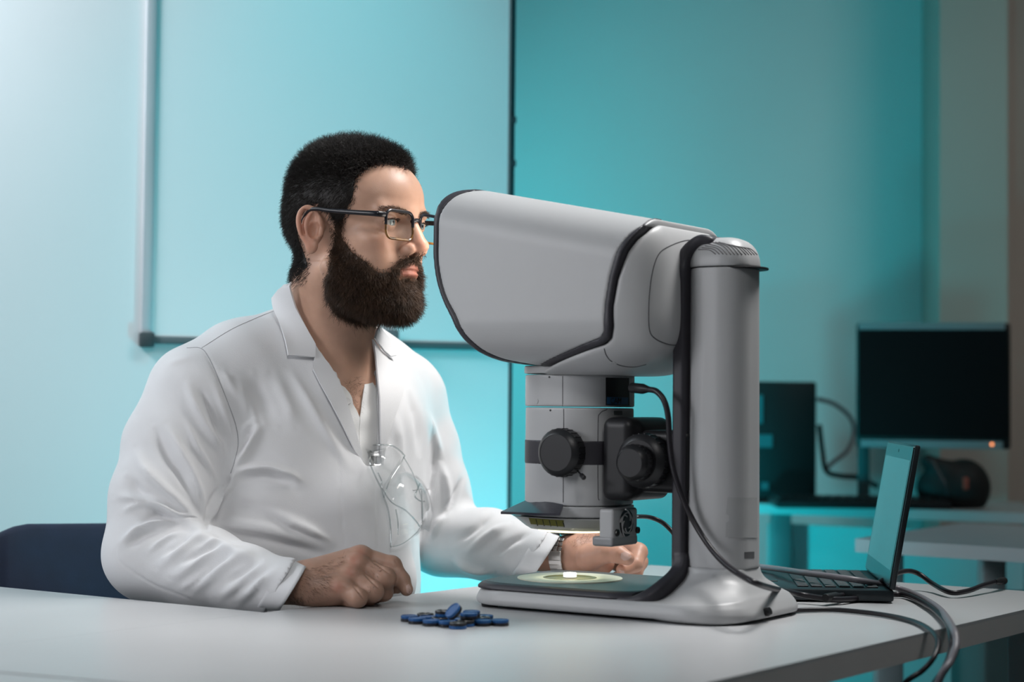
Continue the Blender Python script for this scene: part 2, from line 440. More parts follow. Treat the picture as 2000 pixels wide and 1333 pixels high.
# whiteboard hung on the left wall
wb = empty('whiteboard', onwall(290, 665, 0), 'large white magnetic board in an aluminium frame hung on the cyan-lit wall', 'whiteboard')
bl = onwall(287, 664, .012); br = onwall(975, 679, .012)
sL = (bl[:2]-W0) @ DL; sR = -.012; zb = (bl[2] + onwall(915, 677, .012)[2]) / 2
Mw = frame((DL[0], DL[1], 0), (-DL[1], DL[0], 0), (0, 0, 1), (W0[0], W0[1], 0))
m_board = mat('whiteboard_enamel', (.82, .85, .86), .30, var=.015, vscale=1.5)
bm = bmesh.new(); bx(bm, ((sL+sR)/2, -.004, zb+.62), (sR-sL, .006, 1.24), Mw); bm_obj('panel', bm, m_board, wb, False)
for nme, c, s in (('frame_side', (sL, -.006, zb+.62), (.020, .011, 1.25)), ('frame_rail', ((sL+sR)/2, -.006, zb), (sR-sL, .011, .014)), ('frame_rail', ((sL+sR)/2, -.006, zb+1.24), (sR-sL, .011, .018)), ('frame_side', (sR, -.006, zb+.62), (.006, .011, 1.25))):
    bm = bmesh.new(); bx(bm, c, s, Mw, .003); bm_obj(nme, bm, m_alu if nme == 'frame_side' and c[0] == sL else mat('rail_grey', (.13, .16, .17), .5, .3), wb)
bm = bmesh.new(); bx(bm, (sL, -.009, zb), (.027, .018, .027), Mw, .004); bm_obj('corner_cap', bm, mat('cap_grey', (.05, .06, .065), .5), wb)
tr = onwall(760, 672, .03); st = (tr[:2]-W0) @ DL
bm = bmesh.new(); bx(bm, (st, -.0215, zb+.011), (.040, .019, .034), Mw, .004)
tag(bm_obj('board_eraser', bm, mat('eraser_grey', (.16, .15, .16), .7)), 'small grey board eraser on the bottom rail of the whiteboard', 'eraser')

# ================================================================== TABLES
m_top = mat('table_laminate', (.505, .51, .52), .33, var=.02, vscale=5, bump=.03, bscale=400)
m_edge = mat('table_edge_band', (.60, .575, .56), .5)
m_leg = mat('table_leg_grey', (.25, .28, .29), .45, .3)
TA = T(515, 1197)[:2]; d1 = np.array([.833, -.554]); d1 /= np.linalg.norm(d1); d2 = np.array([.600, .800])
far = T(1265, 1104)[:2]; far = TA + d2 * ((far-TA) @ d2)
fr = T(2000, 1155)[:2]; pN = T(1725, 1255)[:2]
def isect(p, d, q, e):
    s = np.linalg.solve(np.array([d, -e]).T, q-p); return p + d*s[0]
d1f = fr - far; d1f /= np.linalg.norm(d1f); farR = isect(far, d1f, pN, d2)
n0 = T(0, 1313)[:2]; nd = T(230, 1333)[:2] - n0; nd /= np.linalg.norm(nd)
nearR = isect(n0, nd, pN, d2); nearS = isect(n0, nd, TA, d2)
def table(name, poly, label, legs):
    e = empty(name, (*np.mean(poly, 0), 0), label, 'table')
    bm = bmesh.new(); prism(bm, [tuple(p) for p in poly], .7465, .75); bm_obj('table_surface', bm, m_top, e, False)
    c = np.mean(poly, 0); bm = bmesh.new(); prism(bm, [tuple(p) for p in poly], .722, .7464); bm_obj('edge_band', bm, m_edge, e, False)
    for q in legs:
        bm = bmesh.new(); bx(bm, (0, 0, .361), (.045, .045, .722), Matrix.Translation((*q, 0)) @ Matrix.Rotation(math.atan2(d2[1], d2[0]), 4, 'Z'), .004)
        bm_obj('leg', bm, m_leg, e)
    return e
g = .0006
ins = lambda p, c, k=.06: np.array(p) + (np.array(c)-np.array(p)) / np.linalg.norm(np.array(c)-np.array(p)) * k * 1.41
pb_ = [nearS + d1*g, nearR, farR, far + d1*g]; cb = np.mean(pb_, 0)
table('right_table', pb_, 'white laminate table carrying the microscope, laptop and blue discs', [ins(p, cb, .07) for p in (nearR, farR)] + [ins(far, cb, .1), ins(nearS, cb, .1)])
A0 = T(0, 1147)[:2]; ad = TA - A0; ad /= np.linalg.norm(ad)
Al = TA - ad*1.25; nl_ = isect(n0, nd, Al, -d2)
pa_ = [TA, Al, nl_, nearS]; ca = np.mean(pa_, 0)
table('left_table', [p for p in pa_][::-1], "white laminate table at left under the man's right forearm, butted to the microscope's table", [ins(p, ca, .1) for p in (Al, nl_)] )
# dark gap, then the next table nearer the camera
m1 = n0 - nd*.9; m2 = n0 + nd*.62; nn = np.array([nd[1], -nd[0]])
table('front_table', [m1 + nn*.006, m1 + nn*.5, m2 + nn*.5, m2 + nn*.006], 'white table in the near left corner of the photo, across a dark gap', [m1 + nn*.25 + nd*.1])

# ================================================================== MICROSCOPE  (local u forward to the man, v towards the camera, z up from the table)
SO = np.array([.0755, 2.272, .75]); SF = np.array([-.83588, .54892, 0]); SN = np.array([-.54892, -.83588, 0])
SM = frame(SF, SN, (0, 0, 1), SO)
def W_(V): V = np.asarray(V, float); return SO + V[:, :1]*SF + V[:, 1:2]*SN + V[:, 2:]*np.array([0, 0, 1])
def SP(x, y, v):
    d = ray(x, y); t = (v - (CO-SO) @ SN) / (d @ SN); q = CO + d*t - SO; return (q @ SF, q[2])
def SPl(pts, v): return [SP(x, y, v) for x, y in pts]
m_sg = mat('scope_light_grey', (.42, .423, .43), .40, var=.012, vscale=5, bump=.06, bscale=1400)
m_sd = mat('scope_dark_trim', (.036, .034, .042), .45, var=.03)
m_sb = mat('scope_black', (.010, .010, .012), .45)
m_sc = mat('scope_stage_charcoal', (.075, .080, .082), .36, var=.02, bump=.05, bscale=900)
m_seam = mat('panel_seam_dark', (.03, .03, .035), .8)  # dark colour of the panel joints
scope = empty('stereo_microscope', tuple(SO), 'grey eyepieceless stereo microscope with a large hood standing on the table before the man', 'microscope')
def smesh(name, g, m, parent=scope, smooth=1, keep=None):
    V, Q = g.mesh(smooth)
    V = W_(V); return V, Q, mesh_obj(name, V, Q, m, parent)
# --- hood and rim
vh, wh, rh = .055, .118, .055
def inter(G, poly, k=0, w=.3):
    g2 = Grid(G.lo, G.lo + G.h*(G.n-1), G.h); g2.extr(poly, w, .001); n_ = np.minimum(G.n, g2.n)
    a = G.d[:n_[0], :n_[1], :n_[2]]; b = g2.d[:n_[0], :n_[1], :n_[2]]; G.n = n_
    h = np.maximum(k - np.abs(a-b), 0) / k if k else 0
    G.d = np.maximum(a, b) + (h*h*k*.25 if k else 0)
def vrow(rows): return [SP(x, y, v) for x, y, v in rows]
env = SPl([(600, 314), (1290, 430), (1560, 475), (1560, 820), (1300, 716), (1036, 714), (600, 712)], vh)
rimc = catmull([(960, 372, .05), (930, 373, .06), (900, 379, .075), (876, 394, .09), (858, 422, .105), (847, 462, .116), (845, 505, .118), (851, 548, .118), (863, 587, .118), (880, 622, .118), (903, 658, .11), (935, 688, .10), (975, 705, .085), (1012, 711, .07), (1036, 714, .06)], 3)
rimi = catmull([(985, 371, .05), (948, 375, .06), (915, 383, .075), (890, 399, .09), (868, 425, .105), (857, 464, .116), (855, 505, .118), (861, 547, .118), (872, 583, .118), (890, 617, .118), (912, 652, .11), (943, 681, .10), (980, 698, .085), (1014, 706, .07), (1044, 711, .06)], 3)
trL = [(1036, 716), (1120, 688), (1196, 661), (1205, 650), (1207, 625), (1208, 600), (1217, 545), (1232, 492), (1245, 466), (1255, 452), (1262, 440), (1266, 370)]
trR = [(1268, 370), (1266, 440), (1262, 456), (1254, 470), (1243, 495), (1228, 547), (1219, 602), (1218, 640), (1212, 661), (1200, 672), (1120, 699), (1036, 728)]
def HG(): 
    G = Grid((-.26, -.13, .25), (.25, .13, .60), .0018); G.extr(env, wh, rh, blur=5); return G
G = HG(); inter(G, vrow(rimi) + SPl([(1042, 716)] + trL[1:-2] + [(1262, 444), (1270, 441), (1272, 370), (1290, 300), (900, 200)], .085) )
V, Q, hood_o = smesh('hood', G, m_sg); hoodV, hoodQ = V, Q
G = HG(); inter(G, vrow(rimc) + vrow(rimi[::-1])); smesh('hood_rim', G, m_sd, smooth=3)
# point set back inside the opening, on the man's side
bm = bmesh.new(); uS, zS = SP(900, 520, .118)
# unseen glow disc added in the hood opening to brighten the man's face
uL, zL = SP(850, 520, .118); uL, zL = SP(845, 480, .118); uL += .004
Mlens = SM @ Matrix.Translation((uL, 0, zL)) @ Matrix.Rotation(math.pi/2, 4, 'Y')
bm = bmesh.new(); lathe(bm, [(.052, -.030), (.054, 0), (.050, .002), (.0001, .003)], Mlens @ Matrix.Diagonal((.85, 1.0, 1, 1)), 56); bm_obj('added_glow_disc', bm, mat('added_disc_glow', (.25, .24, .22), .3, emit=.5), scope)
lo_ = light('added_face_fill', 'AREA', tuple(W_([[uL+.008, 0, zL]])[0]), tuple(W_([[uL+.5, 0, zL-.03]])[0]), .17, (1, .90, .80), .09, .09)  # added lamp just ahead of the disc, lighting the face
# --- trim band
G = HG(); G.d -= .0012; inter(G, SPl([(1028, 718)] + trL[1:] + trR[:-1] + [(1032, 729)], .085)); G.box((0, -.05, .45), (.4, .10, .3), op='s'); smesh('trim_band', G, m_sd, smooth=3)
# --- head housing behind the trim
head = SPl([(1000, 380), (1200, 401), (1248, 409), (1278, 419), (1300, 436), (1313, 462), (1318, 510), (1320, 640), (1314, 678), (1300, 700), (1265, 711), (1240, 717), (1234, 733), (1037, 733), (1000, 733)], vh)
G = Grid((-.28, -.13, .25), (.25, .13, .60), .0018); G.extr(head, .1165, .058, blur=8)
inter(G, SPl(trR + [(1037, 740), (1500, 760), (1500, 300)], .085), k=.008)
V, Q, head_o = smesh('rear_housing', G, m_sg, smooth=3); headV, headQ = V, Q
headT = bvh(headV, headQ)
line_on('panel_joint', [(1372, 470), (1340, 470), (1310, 480), (1288, 495), (1276, 525), (1269, 570), (1267, 620), (1270, 650), (1283, 664), (1305, 673), (1324, 675)], headT, .0006, m_seam, scope)
line_on('panel_joint', [(1180, 681), (1184, 694), (1194, 706), (1215, 715), (1240, 717), (1262, 712)], headT, .0006, m_seam, scope)
bm = bmesh.new()
h_, n_ = cast(headT, 1198, 711)
if h_ is not None: lathe(bm, [(0.0001, 0), (.004, 0), (.004, .0008), (.0001, .0008)], zframe(h_, h_ + n_*.01), 20); bm_obj('screw_cap', bm, m_sg, scope)
# --- column
col_u0, col_u1 = -.176, -.252; cu = (col_u0+col_u1)/2; hu = (col_u0-col_u1)/2; hv = .041
cap_z = SP(1415, 522, .03)[1]; top_z = SP(1405, 469, 0)[1]; cz0 = SP(1400, 1113, .04)[1]
G = Grid((-.30, -.07, 0), (-.14, .07, .50), .0015)
zs = [cz0, cap_z]; G.loft(zs, cu, [hu*1.02, hu], [hv*1.03, hv*.97], .032)
V, Q, _ = smesh('column', G, m_sg); colV, colQ = V, Q; colT = bvh(V, Q)
G = Grid((-.30, -.07, .35), (-.14, .07, .50), .0015)
tt = np.linspace(0, 1, 12); zz = cap_z + .0012 + (top_z-cap_z) * tt; k = np.sqrt(1 - (tt*.985)**2.4)
G.loft(zz, cu - .000*tt, hu*.25 + hu*.75*k, hv*.97*(.25 + .75*k), .024*k + .004)
V, Q, _ = smesh('column_cap', G, m_sg, smooth=3); capT = bvh(V, Q)
for i in range(13):
    x0 = 1362 + i*7.6; y0 = 489 - i*1.5; x1 = 1393 + i*6.3; y1 = 498 - i*.2
    a = (1364 + i*6.6, 488 - 15*min(1, i/4) + max(0, i-6)*1.6); b = (1398 + i*7.4 - max(0, i-8)*2, 497 + (0 if i < 3 else 1)); c = ((a[0]+b[0])/2 + 4, (a[1]+b[1])/2 - 4)
    line_on('vent_slot', [a, c, b], capT, .0006, mat('slot_grey', (.10, .095, .10), .7), scope)
# front black spine of the column, sweeping down into the stage
def usec(uc, hu_, hv_, z0, z1, r): pass
G = Grid((-.22, -.125, 0), (-.08, .125, .50), .0015)
sx = SPl([(1322, 1108), (1322, 900), (1326, 700), (1328, 560), (1333, 505), (1345, 478)], .04)
G.box(((col_u0+.003), 0, (cz0+cap_z)/2-.002), (.0080, .0418, (cap_z-cz0)/2+.006), .0035)
prv = None
for tq in np.linspace(0, 1, 34):
    cv = catmull([(col_u0+.003, cap_z-.006), (col_u0+.001, cap_z+.010), (col_u0-.007, cap_z+.024), (col_u0-.020, cap_z+.0335), (cu+.006, top_z-.004)], 8); q_ = cv[int(tq*(len(cv)-1))]
    G.box((q_[0], 0, q_[1]), (.0072-.0030*tq, .0418-.012*tq, .0072-.0030*tq), .0030, k=.003)
swoosh = [((1230, 1172), .108), ((1252, 1164), .104), ((1274, 1150), .092), ((1293, 1135), .076), ((1308, 1122), .060), ((1318, 1108), .049), ((1322, 1085), .043)]
pp = []
for (x, y), v in swoosh:
    u, z = SP(x+6, y+2, v-.004); pp.append((u, v, z))
pp = np.array([(SP(1206, 1171, .104)[0], .1085, pp[0][2]-.0005)] + pp); pi = catmull(pp, 16)
for u, v, z in pi: G.box((u, 0, z - .004), (.0068, v-.0015, .0068), .0028, k=.0025)
V, Q, _ = smesh('column_spine', G, m_sd, smooth=2)
# --- foot and base
G = Grid((-.29, -.13, 0), (.11, .13, .12), .0018)
G.loft([.004, .010, .018, .0225], -.0905, [.1790, .1800, .1770, .1745], [.1140, .1155, .1130, .1105], .055)
sw = np.array([(*SP(x+6, y+4, v-.004), v) for (x, y), v in swoosh]); rr_ = np.array([SP(x, y, -.02) for x, y in ((1481, 1095), (1483, 1112), (1489, 1132), (1503, 1152), (1521, 1172), (1531, 1190))])
zs = np.linspace(.004, cz0+.001, 18); o1 = np.argsort(sw[:, 1]); o2 = np.argsort(rr_[:, 1])
uf = np.interp(zs, sw[o1, 1]-.004, sw[o1, 0]); ur = np.interp(zs, rr_[o2, 1], rr_[o2, 0]); wv = np.interp(zs, sw[o1, 1]-.004, sw[o1, 2]) - .002
uf = np.minimum(uf, np.where(zs < .03, -.10, 1)); wv = np.minimum(wv, .106)
t = np.clip((zs-.02)/(cz0-.02), 0, 1)
G.loft(zs, (uf+ur)/2, (uf-ur)/2, wv, np.interp(t, [0, .5, 1], [.060, .045, .027]), k=.010)
V, Q, base_o = smesh('base', G, m_sg, smooth=3); baseT = bvh(V, Q)
pl = SPl([(0, 0)], 0)
G = Grid((-.17, -.13, .01), (.11, .13, .045), .0012)
G.loft([.0228, .0255, .029, .0305], -.038, [.1235, .124, .121, .117], [.1105, .110, .107, .103], .045)
G.box((-.16, 0, .03), (.015, .13, .03), op='s')
V, Q, _ = smesh('stage_plate', G, m_sc if False else m_sd, smooth=1)
bm = bmesh.new()
rr = .042; pl_ = []
for i in range(64):
    a = 2*math.pi*i/64; n_ = 5.5; cx, sx_ = math.cos(a), math.sin(a)
    pl_.append((-.034 + .1135*math.copysign(abs(cx)**(2/n_), cx), .1005*math.copysign(abs(sx_)**(2/n_), sx_)))
prism(bm, pl_, .0300, .0309, SM); bm_obj('stage_surface', bm, m_sc, scope)
m_ring = mat('stage_ring_cream', (.62, .63, .52), .38, .1); m_gold = mat('ring_well_brass', (.20, .19, .10), .3, .7)
bm = bmesh.new(); lathe(bm, [(.034, .0309), (.066, .0309), (.066, .0322), (.034, .0322), (.034, .0309)], SM, 72, cap=False); bm_obj('stage_ring', bm, m_ring, scope)
bm = bmesh.new(); lathe(bm, [(.0335, .0310), (.0335, .0325), (.0315, .0325), (.030, .0315), (.001, .0312)], SM, 64, cap=False); bm_obj('ring_insert', bm, m_gold, scope)
for u, v in ((.06, .09), (.06, -.09), (-.22, .09), (-.22, -.09)):
    bm = bmesh.new(); lathe(bm, [(.010, 0), (.011, .004), (.009, .006)], SM @ Matrix.Translation((u, v, 0)), 24); bm_obj('rubber_foot', bm, m_blackp, scope)
bm = bmesh.new(); prism(bm, [(-.255, -.06), (-.255, .06), (-.21, .104), (.02, .108), (.062, .085), (.072, .05), (.072, -.05), (.02, -.100), (-.21, -.100)], .0028, .008, SM); bm_obj('base_underside', bm, m_blackp, scope)
# port where the lowest cable enters
pc = SP(1497, 1198, .03)
h_, n_ = cast(baseT, 1496, 1197)
if h_ is not None:
    bm = bmesh.new(); lathe(bm, [(.0045, -.001), (.0055, .001), (.0045, .006), (.003, .006)], zframe(h_, h_ + n_*.01), 20); bm_obj('cable_grommet', bm, m_blackp, scope)
# tab plate under the cap, stickers
M = SM @ Matrix.Translation((cu-.018, .002, cap_z + .0005))
bm = bmesh.new(); lathe(bm, [(.030, -.0012), (.0305, 0), (.030, .0012)], SM @ Matrix.Translation((cu-.0205, -.0035, cap_z)) @ Matrix.Diagonal((1.0, 1.25, 1, 1)), 40); bm_obj('black_tab', bm, m_blackp, scope)
m_tape = mat('clear_tape_grey', (.385, .39, .395), .22, var=.03)
sheet('tape_patch', [(1421, 972), (1478, 973), (1478, 1051), (1417, 1050), (1418, 1022), (1424, 1018), (1424, 1008), (1418, 1004)], colT, .0007, .0003, m_tape, scope, 4)
sheet('serial_tag', [(1454, 1079), (1473, 1078), (1473, 1091), (1454, 1092)], colT, .0003, .0003, mat('tag_grey', (.10, .10, .105), .4), scope, 4)
# --- optics body
bu = -.0125
def bz(y): return SP(1133, y, 0)[1]
z_top, z_c1, z_c2, z_ring = bz(733), bz(796), bz(984), bz(1012)
def body_sec(G, z0, z1, hu_, hv_, r=.05):
    G.loft([z0, z0+.0008, z1-.0008, z1], bu, [hu_-.0006, hu_, hu_, hu_-.0006], [hv_-.0006, hv_, hv_, hv_-.0006], r)
for nme, z0, z1, hh, m_ in (('neck_collar', z_top+.0008, bz(716), .0650, m_sg), ('camera_module', z_c1+.0006, z_top-.0004, .0640, m_sg), ('zoom_body', z_c2, z_c1-.0006, .0635, m_sg)):
    G = Grid((-.09, -.075, .05), (.07, .075, .35), .0015); body_sec(G, z0, z1, hh, hh, .052); V, Q, _ = smesh(nme, G, m_)
    if nme == 'zoom_body': bodT = bvh(V, Q)
    if nme == 'camera_module': camT = bvh(V, Q)
bz_ = lambda y: SP(1133, y, 0)[1]
G = Grid((-.09, -.075, .05), (.07, .075, .35), .0015); body_sec(G, bz(906), bz(859), .0641, .0641, .0525); smesh('dark_band', G, m_sd)
line_on('panel_joint', [(1099, 735), (1099, 765), (1099, 794)], camT, .0005, m_seam, scope)
line_on('panel_joint', [(1101, 799), (1101, 820), (1101, 840)], bodT, .0005, m_seam, scope)
line_on('panel_joint', [(1100, 930), (1100, 955), (1100, 982)], bodT, .0005, m_seam, scope)
line_on('panel_joint', [(1186, 800), (1172, 808), (1168, 830), (1168, 960), (1170, 978)], bodT, .0005, m_seam, scope)
for x, y, tr_ in ((1073, 737, camT), (1075, 802, bodT)):
    h_, n_ = cast(tr_, x, y); bm = bmesh.new(); lathe(bm, [(.0001, 0), (.0013, 0), (.0013, .0003), (.0001, .0003)], zframe(h_, h_+n_), 16); bm_obj('pin_hole', bm, m_blackp, scope)
h_, n_ = cast(camT, 1048, 784); bm = bmesh.new(); lathe(bm, [(.0001, 0), (.0032, 0), (.0032, .0005), (.0001, .0005)], zframe(h_, h_+n_), 24); bm_obj('round_plug', bm, m_sg, scope)
cl = sheet('camera_port_panel', [(1183, 738), (1228, 739), (1229, 793), (1183, 792)], camT, .0005, .0008, m_sb, scope, 4)
sheet('camera_label', [(1185, 776), (1226, 777), (1226, 791), (1185, 790)], camT, .0007, .0004, mat('label_blue', (.02, .10, .22), .5), scope, 4)
a_, an = cast(camT, 1202, 784); xx = (cast(camT, 1210, 784)[0] - cast(camT, 1196, 784)[0]); xx /= np.linalg.norm(xx)
text_obj('label_text', 'CAM', frame(xx, (0, 0, 1), np.cross(xx, (0, 0, 1)), a_ + an*.0010), .0105, m_blackp, scope)
sheet('zoom_tag', [(1199, 803), (1215, 803), (1215, 811), (1199, 811)], bodT, .0004, .0003, mat('tag_dark', (.07, .07, .075), .4), scope, 4)
# --- focus knobs
m_kn = mat('knob_black', (.012, .012, .014), .38)
def knob(name, x, y, v, R_, L_, ribs, parent, rr2=None):
    R_ *= 1.06; u, z = SP(x, y, v); M = SM @ Matrix.Translation((u, v, z)) @ Matrix.Rotation(-math.pi/2, 4, 'X')
    bm = bmesh.new(); lathe(bm, [(R_*.93, -L_), (R_, -L_+.002), (R_, -.007), (R_*.97, -.0055), (R_*.78, -.0002), (R_*.76, 0), (R_*.755, -.0004), (.0005, -.0004)], M, 64)
    for i in range(ribs):
        a = 2*math.pi*i/ribs
        bx(bm, (0, 0, 0), (R_*.17, .0016, L_-.010), M @ Matrix.Rotation(a, 4, 'Z') @ Matrix.Translation((R_*.94, 0, -L_/2-.003)), .0003)
    return bm_obj(name, bm, m_kn, parent)
k1 = knob('zoom_knob', 1085, 885, .088, .0275, .024, 26, scope)
u, z = SP(1085, 885, .088); bm = bmesh.new(); lathe(bm, [(.0155, -.02), (.018, 0)], SM @ Matrix.Translation((u, .066, z)) @ Matrix.Rotation(-math.pi/2, 4, 'X'), 32); bm_obj('knob_hub', bm, m_sd, k1)
u, z = SP(1120, 915, .066); u2, z2 = SP(1136, 931, .082); bm = bmesh.new()
pA, pB = W_([[u, .062, z]])[0], W_([[u2, .080, z2]])[0]; tube(bm, [pA, pB], .0011, 10); lathe(bm, [(.0012, -.004), (.0030, -.003), (.0030, .005), (.0016, .0065)], zframe(pB, pB + (pB-pA)), 20); bm_obj('lock_lever', bm, m_kn, scope)
# --- focus arm between body and column
vA = .046
def SPb(x0, y0, x1, y1, v): a = SP(x0, y1, v); b = SP(x1, y0, v); return (a[0]+b[0])/2, (a[1]+b[1])/2, abs(a[0]-b[0])/2, abs(a[1]-b[1])/2
G = Grid((-.20, -.08, .08), (-.03, .08, .30), .0015)
u, z, a, b = SPb(1170, 816, 1232, 978, .050); G.box((u-.002, 0, z), (a, .052, b), .012)
u, z, a, b = SPb(1180, 820, 1243, 972, .044); G.box((u-.004, 0, z), (a, .044, b), .014, k=.004)
smesh('mount_block', G, m_sb)
G = Grid((-.20, -.08, .08), (-.05, .08, .30), .0015)
u, z, a, b = SPb(1196, 842, 1345, 960, .036); G.box((u, 0, z), (a, .036, b), .008)
smesh('focus_arm', G, m_blackp)
u, z, a, b = SPb(1314, 822, 1334, 990, .038); G = Grid((-.20, -.08, .08), (-.12, .08, .30), .0015); G.box((u, 0, z), (a, .034, b), .006); smesh('carriage_plate', G, m_sb)
knob('coarse_focus_knob', 1246, 901, .062, .0305, .024, 26, scope); knob('fine_focus_knob', 1229, 905, .083, .0205, .020, 22, scope)
# --- ring light housing with visor and fan box
zr1, zr0 = z_c2 - .0006, bz(1008); zb0 = bz(1033)
G = Grid((-.12, -.09, .05), (.09, .09, .16), .0013)
G.loft([zr0+.001, zr1], bu+.003, .0665, .0640, .050)
smesh('ring_light_collar', G, m_sg)
G = Grid((-.12, -.09, .05), (.09, .09, .16), .0013)
G.loft([zb0, zb0+.004, zr0-.001, zr0], bu+.004, [.054, .058, .069, .0705], [.050, .056, .064, .066], .040)
_, _, rl = smesh('ring_light', G, m_sg)
V, Q = G.mesh(1); rlT = bvh(W_(V), Q)
m_vent_glow = mat('glow_vent', (.11, .105, .02), .4, emit=.10)  # yellow LED light on the vents put into colour and emission
h_ = sheet('glow_vent', [(1033, 1012), (1101, 1017), (1101, 1029), (1037, 1024)], rlT, .0005, .0006, m_vent_glow, rl, 4)
for i in range(5): line_on('vent_fin', [(1047+i*13, 1014+i), (1050+i*13, 1027+i*.6)], rlT, .0009, m_sb, rl, smooth=False)
m_led = mat('led_lens', (1, .95, .62), .3, emit=1.6)
bm = bmesh.new(); lathe(bm, [(.038, zb0-.0035), (.047, zb0-.0028), (.049, zb0), (.036, zb0)], SM @ Matrix.Translation((bu+.004, 0, 0)), 48, cap=False); bm_obj('led_ring', bm, m_led, rl)
# visor
m_vis = mat('visor_smoke', (.012, .012, .022), .3, coat=.3)
bm = bmesh.new(); top = []
for (xa, ya, va_), (xb, yb, vb_) in (((1026, 978, .046), (978, 1000, .060)), ((1050, 979, .060), (1012, 1001, .080)), ((1080, 982, .067), (1055, 1003, .090)), ((1100, 986, .068), (1094, 1003, .088))):
    u0, z0_ = SP(xa, ya, va_); u1, z1_ = SP(xb, yb, vb_); top.append((u0, va_, z0_)); top.append((u1, vb_, z1_))
vs2 = [bm.verts.new(W_([q])[0]) for q in top] + [bm.verts.new(W_([(q[0], q[1], q[2]-.003)])[0]) for q in top]
n_ = len(top)
for i in range(0, n_-2, 2):
    bm.faces.new([vs2[i], vs2[i+1], vs2[i+3], vs2[i+2]]); bm.faces.new([vs2[n_+i+2], vs2[n_+i+3], vs2[n_+i+1], vs2[n_+i]])
    bm.faces.new([vs2[i+1], vs2[n_+i+1], vs2[n_+i+3], vs2[i+3]]); bm.faces.new([vs2[i+2], vs2[n_+i+2], vs2[n_+i], vs2[i]])
bm.faces.new([vs2[0], vs2[n_], vs2[n_+1], vs2[1]]); bm.faces.new([vs2[n_-1], vs2[2*n_-1], vs2[2*n_-2], vs2[n_-2]])
bmesh.ops.recalc_face_normals(bm, faces=bm.faces); bm_obj('visor', bm, m_vis, rl, True, 40)
# fan box: rear face carries the fan
ufr = bu - .064 - .018
fz1, fz0 = SP(1205, 990, .0)[1], SP(1205, 1061, .0)[1]
nearv = .030; farv = nearv - .078
# solve v extents from pixels on the rear plane u = ufr
def SU(x, y, u):
    d = ray(x, y); t = (u - (CO-SO) @ SF) / (d @ SF); q = CO + d*t - SO; return q @ SN, q[2]
v0, za = SU(1197, 1058, ufr); v1, zb_ = SU(1246, 993, ufr)
vc, hvv = (v0+v1)/2, abs(v0-v1)/2
fb = empty('fan_box', tuple(W_([[ufr+.02, vc, (za+zb_)/2]])[0])); adopt(fb, scope)
G = Grid((-.16, -.09, .03), (.0, .09, .16), .001)
G.box((ufr+.010, vc, (za+zb_)/2+.001), (.010, hvv, abs(zb_-za)/2), .0035)
def fbm(name, G, m):
    V, Q = G.mesh(1); return mesh_obj(name, W_(V), Q, m, fb)
fbm('fan_housing', G, m_sg)
G = Grid((-.16, -.09, .02), (.0, .09, .16), .001); G.box((ufr+.0145, vc, za-.001), (.0145, hvv+.001, .006), .003); fbm('fan_housing_foot', G, mat('scope_mid_grey', (.30, .305, .315), .4))
fc = SU(1223, 1022, ufr); MF = SM @ frame((0, -1, 0), (0, 0, 1), (-1, 0, 0), (ufr-.0004, fc[0], fc[1]))
bm = bmesh.new(); lathe(bm, [(.0001, 0), (.0165, 0), (.0165, .0004), (.0001, .0004)], MF, 40); bm_obj('fan_opening', bm, m_blackp, fb)
bm = bmesh.new(); lathe(bm, [(.0001, .0008), (.0072, .0008), (.0078, .0004), (.0078, 0)], MF, 32); bm_obj('fan_hub', bm, mat('fan_hub_grey', (.05, .05, .055), .5), fb)
for i in range(5):
    a = 2*math.pi*i/5 + .3; pts = []
    for t in np.linspace(0, 1, 9):
        r_ = .0075 + .0095*t; b_ = a + 1.5*t; pts.append(MF @ Vector((r_*math.cos(b_), r_*math.sin(b_), .0008)))
    bm = bmesh.new(); tube(bm, [tuple(p) for p in pts], .0009, 8); bm_obj('fan_grille_bar', bm, m_sg, fb)
bm = bmesh.new(); tube(bm, [tuple(MF @ Vector((.0125*math.cos(a), .0125*math.sin(a), .0008))) for a in np.linspace(0, 2*math.pi, 40)], .0008, 8); bm_obj('fan_grille_ring', bm, m_sg, fb)
for x, y in ((1204, 1041), (1244, 1036)):
    c_ = SU(x, y, ufr); bm = bmesh.new(); lathe(bm, [(.0042, 0), (.0040, .0025), (.0022, .0028), (.002, .0015), (.0002, .0015)], SM @ frame((0, -1, 0), (0, 0, 1), (-1, 0, 0), (ufr, c_[0], c_[1])), 20); bm_obj('thumb_screw', bm, mat('screw_steel', (.08, .08, .075), .35, .8), fb)
light('ring_led_spot', 'SPOT', tuple(W_([[bu+.004, 0, zb0-.008]])[0]), tuple(W_([[0, 0, .03]])[0]), 1.25, (1, .97, .72), .03, None, .9, 82)

# specimen puck on the ring
bm = bmesh.new(); lathe(bm, [(.0078, .0326), (.0085, .0331), (.0085, .0376), (.0078, .0382), (.0066, .0382), (.0062, .0376), (.0002, .0374)], SM, 40)
o = bm_obj('specimen_disc', bm, mat('specimen_glass_glow', (.93, .90, 1), .25, emit=.45)); tag(o, 'small white disc with painted-in glow lying in the middle of the lit stage ring', 'specimen')  # emission puts the ring light's glare into the clear disc

